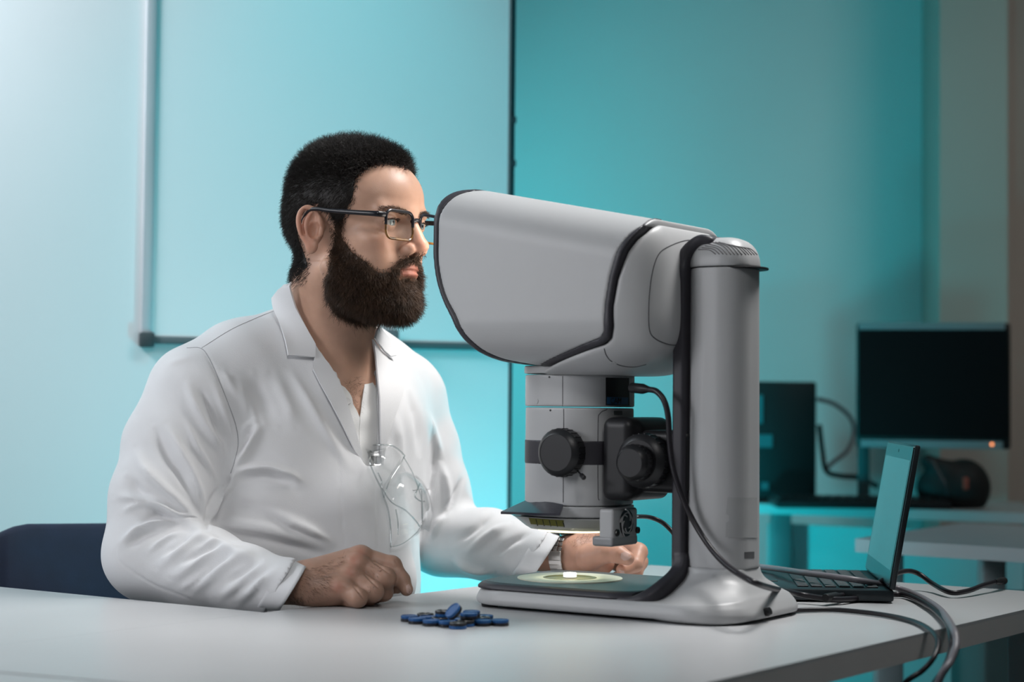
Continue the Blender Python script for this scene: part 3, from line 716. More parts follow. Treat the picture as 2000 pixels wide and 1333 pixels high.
# ================================================================== THINGS ON THE TABLE
def W3(x, y, v): u, z = SP(x, y, v); return W_([[u, v, z]])[0]
m_cb = mat('cable_black', (.014, .012, .016), .38); m_cg = mat('cable_grey', (.19, .18, .20), .40)
def cable(name, pts, r, m, label, cat='cable', plugs=()):
    e = empty(name, tuple(pts[0]), label, cat)
    c = catmull(pts, 8); V, Fc = tube_arrays(c, r, 10); mesh_obj('cord', V, Fc, m, e)
    for a, b, R_ in plugs:
        bm = bmesh.new(); a = np.array(a); b = np.array(b); L_ = np.linalg.norm(b-a)
        lathe(bm, [(R_*.9, 0), (R_, L_*.05), (R_, L_*.7), (R_*.6, L_), (r, L_*1.05)], zframe(a, b), 20); bm_obj('plug', bm, m_blackp, e)
    return e
a0 = cast(camT, 1226, 758)[0]
pA = W3(1236, 758, .058); pB = W3(1266, 761, .064)
cable('power_cable', [pB, W3(1282, 765, .066), W3(1297, 783, .067), W3(1305, 815, .066), W3(1308, 865, .064), W3(1316, 920, .062), W3(1338, 985, .056), W3(1368, 1042, .056), W3(1402, 1088, .068), W3(1440, 1120, .090), W3(1485, 1143, .108)] + [T(1545, 1158, .766), T(1624, 1171, .758), T(1694, 1168, .755), T(1763, 1162, .755), T(1815, 1185, .756), T(1848, 1215, .757), P(1857, 1240, 1.93), P(1857, 1274, 1.90), P(1842, 1312, 1.88), P(1815, 1360, 1.9), P(1790, 1480, 1.95)], .0036, m_cb,
      'black cable plugged into the microscope camera module, draped down its column', plugs=[(pA + (pA-pB)*.1, pB, .0062)])
cable('monitor_cable', [T(1478, 1107, .772), T(1520, 1112, .776), T(1566, 1119, .780), T(1620, 1126, .780), T(1682, 1135, .776), T(1735, 1145, .764), T(1783, 1160, .757), T(1833, 1189, .757), P(1859, 1224, 1.95), P(1868, 1255, 1.90), P(1858, 1290, 1.88), P(1836, 1325, 1.87), P(1810, 1400, 1.9), P(1795, 1500, 1.95)], .0040, m_cg,
      'grey cable running from behind the column over the laptop and off the table')
cable('base_cable', [np.array(cast(baseT, 1496, 1197)[0]), T(1513, 1199.5, .7535), T(1535, 1196, .7535), T(1566, 1192.5, .7535), T(1624, 1191.5, .7535), T(1682, 1196, .7535), T(1740, 1204, .7535), T(1785, 1215, .7535), T(1812, 1228, .7545), P(1828, 1243, 1.95), P(1832, 1262, 1.92), P(1822, 1288, 1.90), P(1800, 1312, 1.9), P(1762, 1340, 1.9), P(1700, 1420, 1.95)], .0029, m_cb,
      "thin black cable leaving the port at the back of the microscope's foot")
cable('fan_cable', [W_([[ufr+.018, vc+hvv*-.95, zb_-.012]])[0], P(1262, 1010, 2.36), P(1290, 1019, 2.38), P(1310, 1036, 2.38), P(1324, 1054, 2.37), P(1345, 1075, 2.38)], .0030, m_cb,
      'short black cable arching from the fan box behind the column')

# laptop
H1 = T(1737, 1152, .768); H0 = T(1690, 1113, .768); hd = H1 - H0; Lw = np.linalg.norm(hd); hd /= Lw; lf = np.array([hd[1], -hd[0], 0]); lf = lf if lf[0] < 0 else -lf
lap_e = empty('laptop', tuple((H0+H1)/2 + lf*.11 - np.array([0, 0, .018])), 'open dark laptop on the table behind the microscope foot, its screen seen nearly edge-on', 'laptop')
m_lap = mat('laptop_shell', (.022, .03, .035), .30, .2); m_key = mat('laptop_keys', (.03, .035, .04), .45)
ML = frame(lf, hd, np.cross(lf, hd) * (1 if np.cross(lf, hd)[2] > 0 else -1), H0)
dep = .225
bm = bmesh.new(); bx(bm, (dep/2-.006, Lw/2, -.0085), (dep, Lw, .015), ML, .003); bm_obj('base', bm, m_lap, lap_e)
bm = bmesh.new()
for r in range(6):
    n = 15; x = .018 + r*.0178
    for i in range(n):
        if r == 5 and 4 < i < 10:
            if i == 5: bx(bm, (x, .022 + 7*(Lw-.04)/n + .002, .0001), (.014, 5*(Lw-.04)/n-.003, .002), ML, .0006, 1)
            continue
        bx(bm, (x, .022 + (i+.5)*(Lw-.044)/n, .0001), (.014, (Lw-.044)/n-.003, .002), ML, .0006, 1)
bm_obj('keyboard', bm, m_key, lap_e)
bm = bmesh.new(); bx(bm, (.165, Lw/2, -.0006), (.06, .10, .0014), ML, .0005, 1); bm_obj('touchpad', bm, m_lap, lap_e)
up = P(1735, 861, H0[1]+.005) - H0; hgt = np.linalg.norm(up); up /= hgt; nrm = np.cross(hd, up); nrm = nrm if nrm @ lf > 0 else -nrm
MS = frame(hd, up, nrm, H0)
bm = bmesh.new(); bx(bm, (Lw/2, hgt/2, -.004), (Lw, hgt, .007), MS, .002); bm_obj('lid', bm, m_lap, lap_e)
m_bez = mat('laptop_bezel', (.03, .06, .065), .22, spec=.6); m_scr = mat('laptop_screen_reflection', (.05, .13, .14), .25, spec=.6, emit=.55)  # teal of bezel and screen, plus emission, stands in for cyan reflection
bm = bmesh.new(); bx(bm, (Lw/2, hgt/2, .0002), (Lw-.006, hgt-.006, .0015), MS, .0005, 1); bm_obj('bezel', bm, m_bez, lap_e)
bm = bmesh.new(); bx(bm, (Lw/2, hgt/2+.001, .0009), (Lw-.022, hgt-.044, .0007), MS); bm_obj('screen', bm, m_scr, lap_e, False)
bm = bmesh.new(); lathe(bm, [(.0001, .0012), (.0022, .0012), (.0022, .0008)], MS @ Matrix.Translation((Lw/2, hgt-.011, 0)), 16); bm_obj('webcam', bm, m_blackp, lap_e)
q1 = T(1624, 1167, .760)
cable('laptop_charger_cable', [q1, T(1660, 1160, .760), T(1694, 1150, .764), T(1722, 1135, .772), T(1750, 1121, .778), T(1775, 1116, .778), T(1797, 1123, .772), T(1822, 1141, .762), T(1856, 1158, .757), T(1890, 1155, .758), T(1920, 1144, .762), T(1948, 1136, .764), T(1960, 1135, .762)], .0034, m_cb,
      "black cable plugged into the laptop's near side, its free end lying on the table", plugs=[(T(1612, 1169, .760), T(1640, 1164, .760), .0055), (T(1962, 1135, .762), T(1944, 1137, .764), .005)])

# blue discs in a pile
m_blue = mat('disc_blue', (.012, .088, .27), .35, var=.05); m_dk = mat('disc_black', (.012, .012, .016), .35); m_met = mat('disc_thread_metal', (.30, .30, .30), .3, .9)
def make_disc(flip):
    e = empty('plastic_disc'); r = .0098; a, b = (m_dk, m_blue) if flip else (m_blue, m_dk)
    bm = bmesh.new(); lathe(bm, [(.0002, 0), (r*.96, 0), (r, .0006), (r, .0031), (r*.96, .0034), (.0002, .0034)], None, 40); bm_obj('lower_half', bm, b, e)
    bm = bmesh.new(); lathe(bm, [(.0002, .0034), (r*.955, .0034), (r*.955, .0039), (r, .0042), (r, .0062), (r*.96, .0068), (r*.86, .0068), (r*.84, .0062), (.0002, .0062)], None, 40); bm_obj('upper_half', bm, a, e)
    if flip:
        bm = bmesh.new(); tube(bm, [(r*.90*math.cos(t), r*.90*math.sin(t), .0067) for t in np.linspace(0, 2*math.pi, 40)], .0005, 6); bm_obj('thread_ring', bm, m_met, e)
    return e
protos = [make_disc(0), make_disc(1)]; used = [False, False]
H = .0069
discs = [ # px, py of the centre of the top face, stack level, flipped, label
 (799.5, 1202.5, 0, 0, 'blue disc at the left end of the pile, nearest the hand'),
 (814.5, 1207, 0, 0, 'blue disc at the pile front, second from the left'),
 (831, 1199, 0, 1, 'dark-topped disc at the back left of the pile, beside the leftmost disc'),
 (833, 1204.3, 0, 0, 'blue disc wedged just in front of the back left dark-topped disc'),
 (842.5, 1211, 0, 0, 'blue disc at the pile front, third from the left'),
 (852, 1206, 0, 1, 'dark-topped disc lying under the left edge of the raised pair'),
 (870, 1212.8, 0, 0, 'blue disc at the pile front, directly left of the dark-topped front disc'),
 (874, 1207.6, 0, 0, 'blue disc in the middle of the bottom layer, below the tilted disc'),
 (866.5, 1204, 0, 0, 'blue disc at the bottom of the raised pair at the left of the pile'),
 (866.5, 1193.2, 1, 1, 'dark-topped disc raised on another, left of the tilted disc'),
 (894.5, 1216.5, 0, 1, 'dark-topped blue disc at the very front of the pile'),
 (905, 1211, 0, 1, 'dark-topped disc half hidden behind the front one'),
 (933.5, 1211.3, 0, 0, 'blue disc at the pile front, second from the right'),
 (965.5, 1210.8, 0, 0, 'blue disc at the right end of the pile'),
 (941, 1206, 0, 1, 'dark-topped disc behind the two rightmost front discs'),
 (947, 1202.2, 0, 0, 'blue disc at the back right of the pile'),
 (917, 1206.5, 0, 1, 'dark disc in the bottom layer under the blue right-hand stack'),
 (916, 1197.8, 1, 0, 'blue disc lying on top of the dark one, right of the tilted disc'),
 (921, 1193.6, 1, 0, 'blue disc just behind the top disc of the right-hand stack'),
 (888, 1202.5, 0, 0, 'blue disc under the tilted disc at the middle of the pile'),
 (893, 1194.5, 2, 0, 'blue disc standing tilted on the middle of the pile'),
]
placed = []
for px, py, lv, fl, lab in discs:
    z = .75 + lv*H; loc = T(px, py, z + .0068) - np.array([0, 0, .0068])
    if lv < 2:
        for _ in range(60):
            for q in placed:
                if abs(q[2]-loc[2]) < H*.9:
                    d = loc[:2]-q[:2]; L_ = np.linalg.norm(d)
                    if L_ < .0197: loc[:2] += d/(L_+1e-9) * (.0198-L_) * .6
        placed.append(loc.copy())
    src = protos[fl]
    if not used[fl]: e = src; used[fl] = True
    else:
        e = src.copy(); COL.objects.link(e)
        for ch in list(src.children):
            c = ch.copy(); COL.objects.link(c); c.parent = e
    e.location = loc
    if lv == 2:
        e.location = tuple(T(890, 1199, .7655)); e.rotation_euler = (math.radians(8), math.radians(-48), math.radians(20))
    else: e.rotation_euler = (0, 0, RNG.uniform(0, 6))
    tag(e, lab, 'disc', 'blue plastic discs in the pile on the table')

# ================================================================== BACK OF THE ROOM
m_desk = mat('desk_laminate', (.40, .42, .43), .4, var=.02)
m_deskf = mat('desk_front_white', (.50, .54, .55), .45, var=.02)
def slab(bm, quad, z0, z1): prism(bm, [tuple(q[:2]) for q in quad], z0, z1)
f0, f1 = T(1440, 983), T(2080, 1006); bk0, bk1 = f0 + np.array([.12, .50, 0]), f1 + np.array([.05, .55, 0])
dk = empty('back_desk', tuple(((f0+f1)/2)[:2]) + (0,), 'long pale desk at the back right, carrying the monitor and the black computer', 'desk')
bm = bmesh.new(); slab(bm, [f0, f1, bk1, bk0], .725, .75); bm_obj('desk_top', bm, m_desk, dk, False)
o1, o2 = f0 + np.array([.1, .14, 0]), f1 + np.array([.02, .14, 0])
bm = bmesh.new(); slab(bm, [o1, o2, o2 + [0, .02, 0], o1 + [0, .02, 0]], .05, .69); bm_obj('modesty_panel', bm, m_deskf, dk, False)
for q in (f0 + np.array([.12, .06, 0]), f1 + np.array([-.05, .06, 0])):
    bm = bmesh.new(); bx(bm, (q[0], q[1], .3625), (.05, .05, .725), None, .004); bm_obj('leg', bm, m_leg, dk)
g0, g1, g2 = T(1670, 1053), T(2060, 1076), T(1880, 1022); g3 = g2 + (g1-g0)
dk2 = empty('side_desk', tuple(((g0+g1)/2)[:2]) + (0,), 'pale desk at the right edge, between the laptop and the long back desk', 'desk')
bm = bmesh.new(); slab(bm, [g0, g1, g3, g2], .725, .75); bm_obj('desk_top', bm, m_desk, dk2, False)
for q in (g0 + np.array([.08, .08, 0]), g2 + np.array([.05, -.05, 0]), g3 + np.array([-.1, -.05, 0])):
    bm = bmesh.new(); bx(bm, (q[0], q[1], .3625), (.05, .05, .725), None, .004); bm_obj('leg', bm, m_leg, dk2)
# dark boxes on a shelf below the side desk
c = (g0*.25 + g1*.45 + g2*.3)[:2]; 
bm = bmesh.new(); bx(bm, (c[0]+.17, c[1]+.02, .30), (.36, .26, .60), None, .01); tag(bm_obj('storage_cabinet', bm, mat('cabinet_teal_grey', (.05, .09, .09), .5)), 'low dark cabinet standing under the side desk', 'cabinet')
for i, (dx, s, l) in enumerate(((-.02, .10, 'dark box on the low cabinet, at its left end'), (.13, .12, 'dark box on the low cabinet, further right'))):
    bm = bmesh.new(); bx(bm, (c[0]+dx, c[1]-.02, .60+.022), (s, .2, .044), None, .006); tag(bm_obj('document_box', bm, mat('box_dark', (.02, .03, .03), .6)), l, 'box', 'boxes under the side desk')
# monitor
ym = 4.52
mc = P(1822, 753, ym); a = P(1672, 753, ym+.02); b = P(1974, 753, ym-.06)
xd = b - a; xd[2] = 0; mw = np.linalg.norm(xd); xd /= mw; yd = np.array([-xd[1], xd[0], 0])
zt = P(1822, 632, ym)[2]; z0 = P(1822, 876, ym)[2]; mh = zt - z0
MM = frame(xd, yd, (0, 0, 1), (*((a+b)/2)[:2], z0))
mon = empty('computer_monitor', (*((a+b)/2)[:2], .75), 'switched-off monitor with a silver-edged bezel on the back desk', 'monitor')
m_silver = mat('monitor_silver', (.30, .36, .38), .35, .6); m_screen = mat('monitor_glass', (.002, .004, .005), .28, spec=.3)
bm = bmesh.new(); bx(bm, (0, .02, mh/2), (mw, .035, mh), MM, .006); bm_obj('casing', bm, mat('monitor_black', (.006, .008, .009), .5), mon)
bm = bmesh.new(); bx(bm, (0, -.001, mh/2+.006), (mw-.012, .004, mh-.044), MM, .001, 1); bm_obj('screen', bm, m_screen, mon)
bm = bmesh.new(); bx(bm, (-.004, -.001, mh-.008), (mw-.02, .006, .018), MM, .001, 1); bm_obj('bezel', bm, m_silver, mon)
bm = bmesh.new(); bx(bm, (-.004, -.001, .010), (mw-.03, .006, .020), MM, .001, 1); bm_obj('bezel', bm, m_silver, mon)
bm = bmesh.new(); lathe(bm, [(.0001, 0), (.0035, 0), (.003, .002), (.0001, .002)], MM @ Matrix.Translation((mw/2-.045, -.0055, .012)) @ Matrix.Rotation(math.pi/2, 4, 'X'), 16); bm_obj('power_light', bm, mat('led_orange', (1, .30, .10), .4, emit=2.5), mon)
bm = bmesh.new(); bx(bm, (-.17, .06, (.75-z0+.06)/2), (.03, .02, abs(.75-z0)+.10), MM, .004); bm_obj('stand_post', bm, mat('stand_grey', (.05, .07, .075), .5), mon)
bm = bmesh.new(); bx(bm, (-.17, .06, .75-z0+.006), (.22, .16, .012), MM, .004); bm_obj('stand_foot', bm, m_blackp, mon)
# computer tower
q0, q1_ = P(1462, 900, 4.70), P(1597, 900, 4.66); zt = P(1540, 746, 4.68)[2]; tw = q1_[0]-q0[0]
pc_ = empty('computer_tower', ((q0[0]+q1_[0])/2, 4.9, .75), 'black computer tower standing on the back desk behind the microscope column', 'computer')
bm = bmesh.new(); bx(bm, ((q0[0]+q1_[0])/2, 4.86, (zt+.75)/2), (tw, .36, zt-.75), None, .006); bm_obj('case', bm, mat('tower_black', (.006, .007, .008), .5), pc_)
for (x, y, w_, h_) in ((1486, 800, .012, .075), (1492, 862, .045, .034), (1494, 950, .02, .02)):
    q = P(x, y, 4.675); bm = bmesh.new(); bx(bm, (q[0], 4.677, q[2]), (w_, .006, h_), None, .001, 1); bm_obj('front_panel_insert', bm, mat('tower_teal', (.03, .16, .18), .4), pc_)
# keyboard and bag
kb = (P(1520, 968, 4.42), P(1862, 968, 4.40))
bm = bmesh.new(); xm = (kb[0][0]+kb[1][0])/2
k = empty('desktop_keyboard', (xm, 4.5, .75), 'black keyboard lying on the back desk in front of the monitor', 'keyboard')
bx(bm, (xm, 4.50, .760), (.43, .15, .020), None, .005); bm_obj('keyboard_body', bm, m_blackp, k)
bm = bmesh.new()
for r in range(5):
    for i in range(16): bx(bm, (xm-.195+.026*i, 4.45+.026*r, .773), (.021, .021, .007), None, .002, 1)
bm_obj('keys', bm, m_blackp, k)
bc = P(1872, 930, 4.48)
G = Grid((bc[0]-.2, 4.35, .745), (bc[0]+.2, 4.75, .92), .004)
G.ell((bc[0]-.01, 4.52, .80), (.085, .06, .062)); G.ell((bc[0]+.03, 4.53, .80), (.058, .07, .07), k=.03); G.cone((bc[0]-.07, 4.50, .865), (bc[0]-.03, 4.5, .84), .018, .03, k=.02); G.box((bc[0], 4.5, .70), (.3, .3, .0515), op='s')
V, Q = G.mesh(2); bg = empty('equipment_bag', (bc[0], 4.52, .75), 'black soft bag slumped on the back desk under the monitor', 'bag'); mesh_obj('pouch', V, Q, mat('bag_black', (.008, .009, .010), .7), bg)
bm = bmesh.new(); tube(bm, catmull([P(1820, 900, 4.45), P(1836, 930, 4.43), P(1848, 950, 4.42), P(1850, 968, 4.42)], 6), .004, 8); bm_obj('strap', bm, m_cb, bg)
bm = bmesh.new(); G2 = P(1886, 945, 4.43); bx(bm, tuple(G2), (.014, .008, .030), None, .003); bm_obj('red_tab', bm, mat('tab_red', (.35, .07, .05), .5), bg)
cable('wall_cable', [P(1598, 780, 4.86), P(1630, 790, 4.9), P(1660, 815, 4.92), P(1668, 845, 4.92), P(1655, 880, 4.9), P(1625, 905, 4.88), P(1612, 920, 4.86)], .006, m_cg, 'grey cable looping between the computer tower and the monitor')
cable('tower_cable', [P(1600, 830, 4.85), P(1606, 880, 4.85), P(1614, 920, 4.82), P(1640, 930, 4.8), P(1680, 934, 4.8), P(1712, 950, 4.72)], .007, m_cb, 'dark cable hanging from the tower down behind the keyboard')

# ================================================================== CHAIR behind the man
ch = empty('office_chair', (-.50, 2.72, 0), 'dark blue upholstered chair the man sits on, its back showing at far left', 'chair')
m_navy = mat('chair_fabric_navy', (.005, .013, .036), .8, var=.12, vscale=30, bump=.15, bscale=700)
Lc = P(12, 1080, 2.62); cd = np.array([.90, .43, 0]); cn = np.array([.43, -.90, 0]); ztop = P(100, 1018, 2.70)[2]
rows = []
for i in range(25):
    t = i/24; s_ = t*.52; bend = .060*(2*t-1)**2
    base_ = Lc + cd*s_ + cn*(bend-.045); zt_ = ztop - .006*math.sin(t*math.pi) - .012*(1-min(1, t/.06))
    rows.append([(base_[0]+cn[0]*-.0, base_[1], z) for z in np.linspace(.50, zt_, 12)])
V = []; 
for rw in rows:
    for j, q in enumerate(rw): V.append((q[0] - cn[0]*.045*(j/11)**2, q[1] - cn[1]*.045*(j/11)**2, q[2]))
Qc = np.array([(i*12+j, (i+1)*12+j, (i+1)*12+j+1, i*12+j+1) for i in range(24) for j in range(11)])
V, Qc = solidify(np.array(V), Qc, .035)
o = mesh_obj('backrest', V, Qc, m_navy, ch); md = o.modifiers.new('b', 'BEVEL'); md.width = .010; md.segments = 3
sc_ = np.array([-.40, 2.60]); Mch = frame((cd[0], cd[1], 0), (-cd[1], cd[0], 0), (0, 0, 1), (sc_[0], sc_[1], 0))
bm = bmesh.new(); bx(bm, (0, 0, .445), (.48, .46, .07), Mch, .025, 3); bm_obj('seat', bm, m_navy, ch)
bm = bmesh.new(); bx(bm, (0, .24, .50), (.06, .02, .22), Mch, .004); bm_obj('back_support', bm, m_blackp, ch)
for sx_ in (-1, 1):
    for sy_ in (-1, 1):
        bm = bmesh.new(); tube(bm, [tuple(Mch @ Vector((sx_*.20, sy_*.19, .42))), tuple(Mch @ Vector((sx_*.24, sy_*.23, .002)))], .012, 12); bm_obj('leg', bm, m_leg, ch)

# ================================================================== THE MAN
PSI = math.radians(34); HO = P(685, 458, 2.42)
HP = math.radians(3.1); HL = np.array([math.sin(PSI), math.cos(PSI), 0]); HF = np.array([math.cos(PSI)*math.cos(HP), -math.sin(PSI)*math.cos(HP), -math.sin(HP)]); HU = np.cross(HF, HL)
HB = np.stack([HF, HL, HU], 1)                                  # columns: local axes in world
def h2w(V): return HO + np.asarray(V) @ HB.T
def w2h(V): return (np.asarray(V) - HO) @ HB
TL = np.array([.68, .73, 0]); TL /= np.linalg.norm(TL); TF = np.array([TL[1], -TL[0], 0]); ln = math.radians(7)
TU = np.array([TF[0]*math.sin(ln), TF[1]*math.sin(ln), math.cos(ln)]); TF2 = np.cross(TL, TU); TF2 = TF2 if TF2 @ TF > 0 else -TF2
TB = np.stack([TL, TF2, TU], 1)
m_skin = mat('skin', (.545, .325, .232), .42, var=.07, vscale=45, bump=.10, bscale=900, sss=.12, spec=.4, attr='tint')
m_coat = mat('white_coat_cotton', (.745, .745, .76), .78, var=.012, vscale=12, bump=.12, bscale=900, sheen=.15)
m_shirt = mat('white_shirt', (.78, .78, .775), .8, var=.015, bump=.10, bscale=700)
m_hair = mat('hair_dark', (.016, .012, .010), .55, var=.3, vscale=60, spec=.5)
m_beard = mat('beard_brown', (.064, .035, .020), .5, var=.45, vscale=70, spec=.45)
m_trous = mat('trousers_dark', (.03, .035, .05), .8, var=.1)

SR, SL = (388, 775, 2.41), (782, 785, 2.66)
def q3(t): return P(*t)
def torso(G, g=0.0, tf=lambda q: q, B=TB, arms=True):
    e = lambda c, r, k=.04: G.ell(tf(q3(c)), [x + g for x in r], R=B, k=k)
    e((612, 850, 2.545), (.185, .128, .17), 0); e((570, 1010, 2.515), (.192, .158, .22), .06); e((556, 1190, 2.53), (.20, .165, .17), .06)
    e((668, 820, 2.50), (.09, .075, .09), .06)
    N = tf(q3((612, 700, 2.51)))
    G.cone(N, tf(q3((470, 722, 2.44))), .068+g, .062+g, .05); G.cone(tf(q3((470, 722, 2.44))), tf(q3((394, 768, 2.41))), .060+g, .064+g, .03)
    G.cone(N, tf(q3((778, 772, 2.66))), .062+g, .066+g, .05)
ARM_R = [((392, 780, 2.41), .074), ((350, 880, 2.39), .073), ((326, 970, 2.365), .072), ((302, 1072, 2.345), .065)]
FORE_R = [((303, 1085, 2.345), .064), ((400, 1112, 2.30), .052), ((480, 1133, 2.26), .041), ((575, 1153, 2.215), .0345), ((612, 1160, 2.195), .0345)]
ARM_L = [((782, 790, 2.66), .068), ((815, 880, 2.66), .060), ((842, 960, 2.65), .056), ((866, 1046, 2.64), .054)]
FORE_L = [((868, 1055, 2.64), .054), ((955, 1064, 2.585), .050), ((1015, 1076, 2.55), .042), ((1072, 1088, 2.515), .0375), ((1112, 1095, 2.495), .0375)]
def arms(G, g=0.0, cut=0):
    for ch in (ARM_R, FORE_R[:4-cut] if cut else FORE_R, ARM_L, FORE_L[:4-cut] if cut else FORE_L):
        G.chain([q3(c) for c, r in ch], [r + g for c, r in ch], k=.014)

# ---- head, neck and chest, sculpted in the head's own axes (x forward, y his left, z up)
def head_field(h=.0013):
    G = Grid((-.115, -.135, -.33), (.15, .16, .135), h)
    mm = .001
    e = lambda c, r, k=0, op='u', R=None: G.ell(np.array(c)*mm, np.array(r)*mm, R=R, k=k*mm, op=op)
    c_ = lambda a, b, ra, rb, k=0, op='u', **kw: G.cone(np.array(a)*mm, np.array(b)*mm, ra*mm, rb*mm, k*mm, op, **kw)
    e((0, 0, 41), (92, 74, 75)); e((50, 0, 46), (54, 60, 52), 14); e((-30, 0, 18), (58, 62, 58), 20)
    e((46, 0, -18), (52, 57, 66), 18)                            # mid face
    e((40, 0, -62), (50, 53, 34), 18)                            # jaw mass
    for s in (-1, 1):
        c_((12, s*54, -48), (72, s*26, -88), 13, 13, 18)          # jaw line
        e((70, s*40, -10), (22, 19, 17), 14)                     # cheekbone
        e((72, s*30, -38), (22, 20, 26), 14)                     # cheek
        e((44, s*56, 30), (34, 12, 26), 14, 's') if False else None
    e((84, 0, -86), (19, 22, 18), 16)                            # chin
    for s in (-1, 1): c_((95, s*8, 28), (84, s*42, 29), 9, 9, 12)  # brow ridge
    for s in (-1, 1): e((101, s*31, 14), (19, 18, 11.5), 9, 's')  # eye socket
    c_((96, 0, 26), (118, 0, -12), 7.0, 9.0, 9); e((119.5, 0, -15), (10.5, 10, 8.5), 5)   # nose
    c_((92, 0, -5), (104, 0, -20), 15, 13, 10)
    for s in (-1, 1): e((107, s*13, -19.5), (12.5, 7.2, 8.6), 3.5); e((112, s*7, -28), (7.5, 4.2, 5.5), 2, 's')
    e((90, 0, -46), (19, 27, 22), 12)                            # mouth mound
    for s in (-1, 1):
        up_ = [(106.6, 0, -43.4), (106.2, s*6, -43.0), (102.2, s*15, -45.6), (97.4, s*22.5, -48.3)]; lo_l = [(105.2, 0, -52.0), (104.6, s*7, -52.0), (101.0, s*15, -51.4), (97.2, s*22, -50.2)]
        for p_, r0, r1, r2, r3 in ((up_, 3.2, 3.3, 2.5, 1.3), (lo_l, 3.8, 3.7, 2.8, 1.3)):
            rr4 = (r0, r1, r2, r3)
            for i in range(3): c_(p_[i], p_[i+1], rr4[i], rr4[i+1], 2.2)
        sl_ = [(109.6, 0, -47.2), (108.8, s*7, -47.3), (104.6, s*16, -48.3), (99.4, s*24.5, -49.8)]
        for i in range(3): c_(sl_[i], sl_[i+1], 1.7, 1.6, .8, 's')
    e((104, 0, -62), (9, 16, 5), 8, 's')
    for s in (-1, 1):                                            # lids around the eyeball
        e((83.5, s*31.5, 15), (13.6, 15.5, 13.2), 3)
    for s in (-1, 1):
        e((99.5, s*32.5, 13.8), (13, 15.0, 3.9), 1.2, 's')
    # ears
    for s in (-1, 1):
        tilt = math.radians(26); ef = np.array([math.cos(tilt), s*-math.sin(tilt), 0]); ef2 = np.array([ef[0], ef[1], 0]); up = np.array([-.14, 0, .99]); nn = np.cross(ef, up); nn /= np.linalg.norm(nn); nn = nn * (1 if nn[1]*s > 0 else -1)
        EB = np.stack([ef, nn, up], 1); O = np.array([2, s*78, 0])
        w = lambda f, o, u: (O + ef*f + nn*o + up*u)
        e(w(-3, -1, 3), (15, 4.5, 25), 4, R=EB); e(w(0, -5, 0), (12, 7, 20), 6, R=EB)
        hel = catmull([(9, 1, 4), (8, 1, 16), (3, 2, 25), (-7, 3, 28.5), (-16, 4, 22), (-19.5, 4.5, 10), (-18, 4, -3), (-13, 3, -14), (-7, 2, -22)], 4)
        for p, q in zip(hel[:-1], hel[1:]): c_(w(*p), w(*q), 2.9, 2.9, 2.2)
        e(w(-4, 1.5, -24), (8, 4.5, 9), 5, R=EB)
        e(w(-12.0, 4.6, 8), (2.6, 4.0, 17), 3, 's', R=EB)
        ah = catmull([(-2, 2.5, 21), (-8, 3.2, 12), (-10, 3.4, 2), (-7, 3, -9), (-1, 2.6, -14)], 4)
        for p, q in zip(ah[:-1], ah[1:]): c_(w(*p), w(*q), 2.3, 2.3, 2.5)
        e(w(0.5, 4.2, -1.5), (7.2, 6.5, 10.5), 3, 's', R=EB); e(w(1, 4.5, 15), (4, 3, 6), 3, 's', R=EB)
        e(w(9.5, 2.2, -4), (3.5, 3, 6), 3, R=EB)
    # neck and chest
    N1, N2 = w2h(P(655, 545, 2.44)), w2h(P(655, 722, 2.485)); G.cone(N1, N2, .055, .058, .022)
    G.cone(w2h(P(622, 572, 2.46)), w2h(P(615, 720, 2.53)), .032, .058, .03)
    BB = HB.T @ TB
    torso(G, -.0085, tf=w2h, B=BB, arms=False)
    G.all(lambda X, Y, Z: (-.31 - Z) + 0*X + 0*Y)
    return G
G = head_field(); Vh, Qh = G.mesh(1); GH = G
Nh = normals(Vh, Qh); VhW = h2w(Vh)
tint = np.ones((len(Vh), 3))
def gauss(c, r): return np.exp(-(((Vh - np.array(c)*.001) / (np.array(r)*.001))**2).sum(1))
def tmul(w, col):
    global tint; tint = tint * (1 - w[:, None]) + tint * w[:, None] * np.array(col)
lipw = np.clip(np.maximum.reduce([gauss((106, s*10, -47), (10, 12, 8)) for s in (-1, 0, 1)]) * 2.2, 0, 1) * (Vh[:, 0] > .09) * (np.abs(Vh[:, 2] + .0465) < .0105)
tmul(lipw, (.66, .46, .48)); tmul(gauss((122, 0, -12), (16, 16, 12)), (1.02, .80, .78))
for s in (-1, 1): tmul(gauss((85, s*40, -12), (20, 18, 16)) * .5, (1, .82, .80)); tmul(np.clip(gauss((0, s*88, 0), (24, 12, 30)) * 1.5, 0, 1) * .6, (1, .74, .72))
